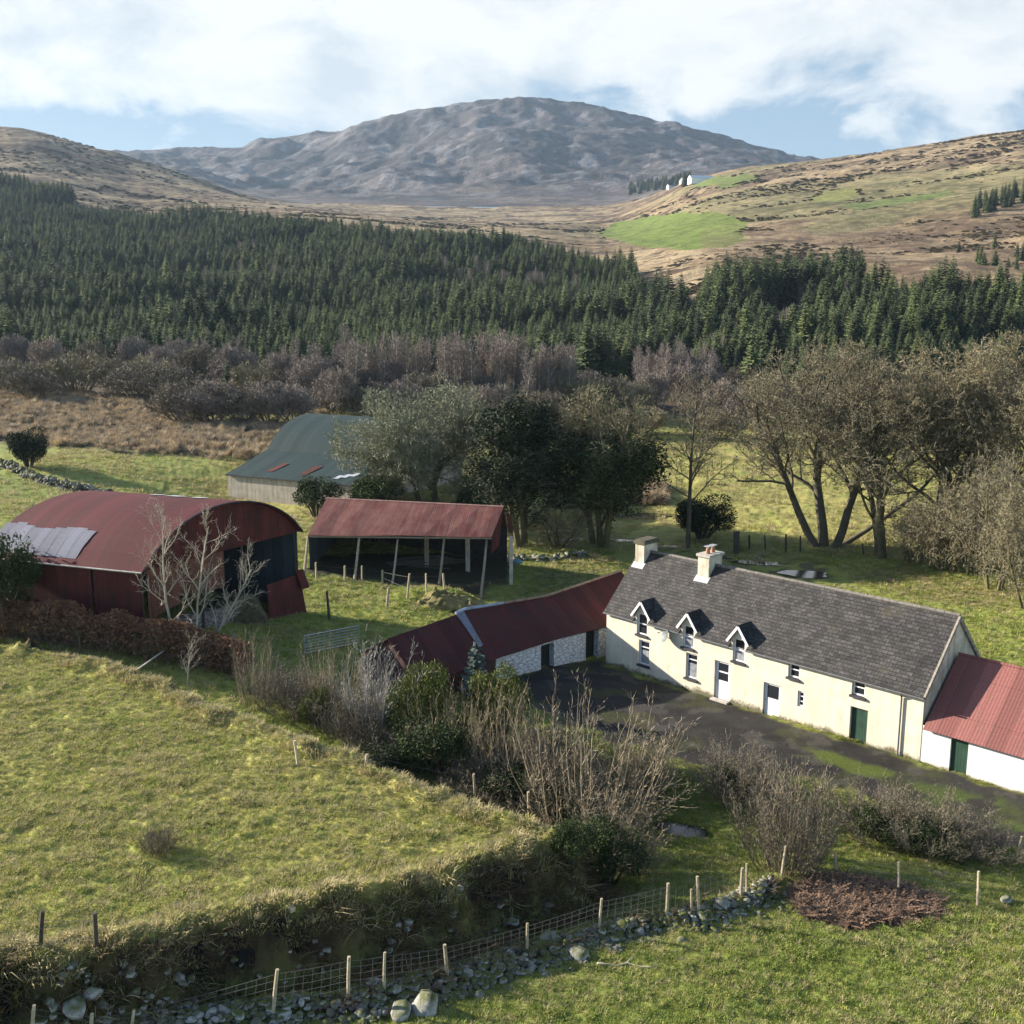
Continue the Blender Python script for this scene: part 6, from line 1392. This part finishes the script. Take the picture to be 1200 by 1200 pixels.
# ------------------------------------------------------------------ sun, sky, air, camera
CLOC = (2.2, .9, .5)
SUN_EL = D(20); SUN_AZ = D(-71)              # azimuth from +Y towards +X
def light():
    l = bpy.data.lights.new('sun', 'SUN'); l.energy = 5.0; l.angle = D(.5); l.color = (1, .90, .76); o = bpy.data.objects.new('sun', l); C.objects.link(o)
    d = Vector((math.sin(SUN_AZ)*math.cos(SUN_EL), math.cos(SUN_AZ)*math.cos(SUN_EL), math.sin(SUN_EL))); o.rotation_euler = d.to_track_quat('Z', 'Y').to_euler(); o.location = (0, 0, 200)
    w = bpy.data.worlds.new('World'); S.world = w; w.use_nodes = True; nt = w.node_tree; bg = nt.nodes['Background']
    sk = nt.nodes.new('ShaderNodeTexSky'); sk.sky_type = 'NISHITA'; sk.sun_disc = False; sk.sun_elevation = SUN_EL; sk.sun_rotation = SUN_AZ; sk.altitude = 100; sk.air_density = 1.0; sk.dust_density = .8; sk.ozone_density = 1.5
    tc = nt.nodes.new('ShaderNodeTexCoord'); sp = N(nt, 'ShaderNodeSeparateXYZ'); nt.links.new(tc.outputs['Generated'], sp.inputs[0])
    def cl(sc, loc, scale, det, rough, dist=0):
        m = nt.nodes.new('ShaderNodeMapping'); m.inputs['Scale'].default_value = sc; m.inputs['Location'].default_value = loc; nt.links.new(tc.outputs['Generated'], m.inputs[0])
        n = nt.nodes.new('ShaderNodeTexNoise'); n.inputs['Scale'].default_value = scale; n.inputs['Detail'].default_value = det; n.inputs['Roughness'].default_value = rough; n.inputs['Distortion'].default_value = dist; nt.links.new(m.outputs[0], n.inputs[0]); return n.outputs[0]
    big = cl((1, 1, 2.0), CLOC, 2.6, 3, .5); mid = cl((1, 1, 1.8), (1, 5, 2), 7.5, 8, .58, .3); 
    f = mth(nt, 'ADD', mth(nt, 'MULTIPLY', big, .45), mth(nt, 'MULTIPLY', mid, .55))
    el = ramp(nt, [(.10, 0), (.24, 1)], sp.outputs[2]).outputs[0]; f = mth(nt, 'ADD', f, mth(nt, 'MULTIPLY', el, .10))
    def blob(cx, cz, wx, wz, amt):               # a gap (or a bank) in the cloud at one bearing and height
        dx = mth(nt, 'DIVIDE', mth(nt, 'SUBTRACT', sp.outputs[0], cx), wx); dz = mth(nt, 'DIVIDE', mth(nt, 'SUBTRACT', sp.outputs[2], cz), wz)
        q = mth(nt, 'ADD', mth(nt, 'MULTIPLY', dx, dx), mth(nt, 'MULTIPLY', dz, dz)); return mth(nt, 'MULTIPLY', mth(nt, 'POWER', 2.718, mth(nt, 'MULTIPLY', q, -1)), amt)
    for a in ((-.36, .13, .14, .06, -.10), (.26, .135, .15, .06, -.21), (-.14, .19, .12, .05, .07), (.05, .22, .3, .05, .04), (-.4, .235, .2, .03, .06), (.14, .17, .06, .05, -.04)): f = mth(nt, 'ADD', f, blob(*a))
    cov = ramp(nt, [(.475, 0), (.525, .75), (.57, 1)], f).outputs[0]
    shade = ramp(nt, [(.42, (2.75, 3.1, 3.4)), (.54, (4.0, 4.1, 4.15))], mth(nt, 'ADD', mth(nt, 'MULTIPLY', cl((1, 1, 1.8), (1, 5, 2.03), 7.5, 8, .6, .3), .6), mth(nt, 'MULTIPLY', big, .4))).outputs[0]
    blue = mixc(nt, sk.outputs[0], (1.35, 1.95, 2.6), .85)
    low = mixc(nt, blue, shade, cov)
    hi = ramp(nt, [(.34, 0), (.62, 1)], sp.outputs[2]).outputs[0]       # cloud only in a low bank; unseen sky overhead cleared to cut ambient light
    hi = mth(nt, 'MAXIMUM', hi, ramp(nt, [(.35, 1), (.62, 0)], mth(nt, 'MULTIPLY', mth(nt, 'ADD', sp.outputs[1], 1), .5)).outputs[0])  # unseen sky behind the camera cleared too, for deeper shade on camera-facing sides
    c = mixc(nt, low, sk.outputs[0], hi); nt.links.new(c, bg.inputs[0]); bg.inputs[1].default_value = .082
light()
def air():
    m = bpy.data.materials.new('haze_air'); m.use_nodes = True; nt = m.node_tree; nt.nodes.remove(nt.nodes['Principled BSDF']); v = nt.nodes.new('ShaderNodeVolumePrincipled'); v.inputs['Color'].default_value = (.56, .76, 1, 1); v.inputs['Density'].default_value = .00005; v.inputs['Anisotropy'].default_value = .2
    nt.links.new(v.outputs[0], nt.nodes['Material Output'].inputs['Volume']); b = MB(); b.box(-4600, 4600, -60, 5500, -12, 800); o = b.build('haze', m); tag(o, 'thin pale air haze over the valley', 'haze', None, 'stuff')
HAZE = True
if HAZE: air()
cd = bpy.data.cameras.new('camera'); cam = bpy.data.objects.new('camera', cd); C.objects.link(cam); cam.location = (0, 0, CAMH); cam.rotation_euler = (math.pi/2-PITCH, 0, 0)
cd.sensor_width = 36; cd.lens = F/1200*36; cd.clip_end = 12000; cd.clip_start = .5; S.camera = cam
S.view_settings.view_transform = 'Standard'; S.view_settings.look = 'None'; S.view_settings.exposure = 1.55; S.view_settings.gamma = 1
S.cycles.volume_bounces = 0; S.cycles.diffuse_bounces = 2; S.cycles.max_bounces = 4; S.cycles.transparent_max_bounces = 8; S.cycles.use_denoising = True
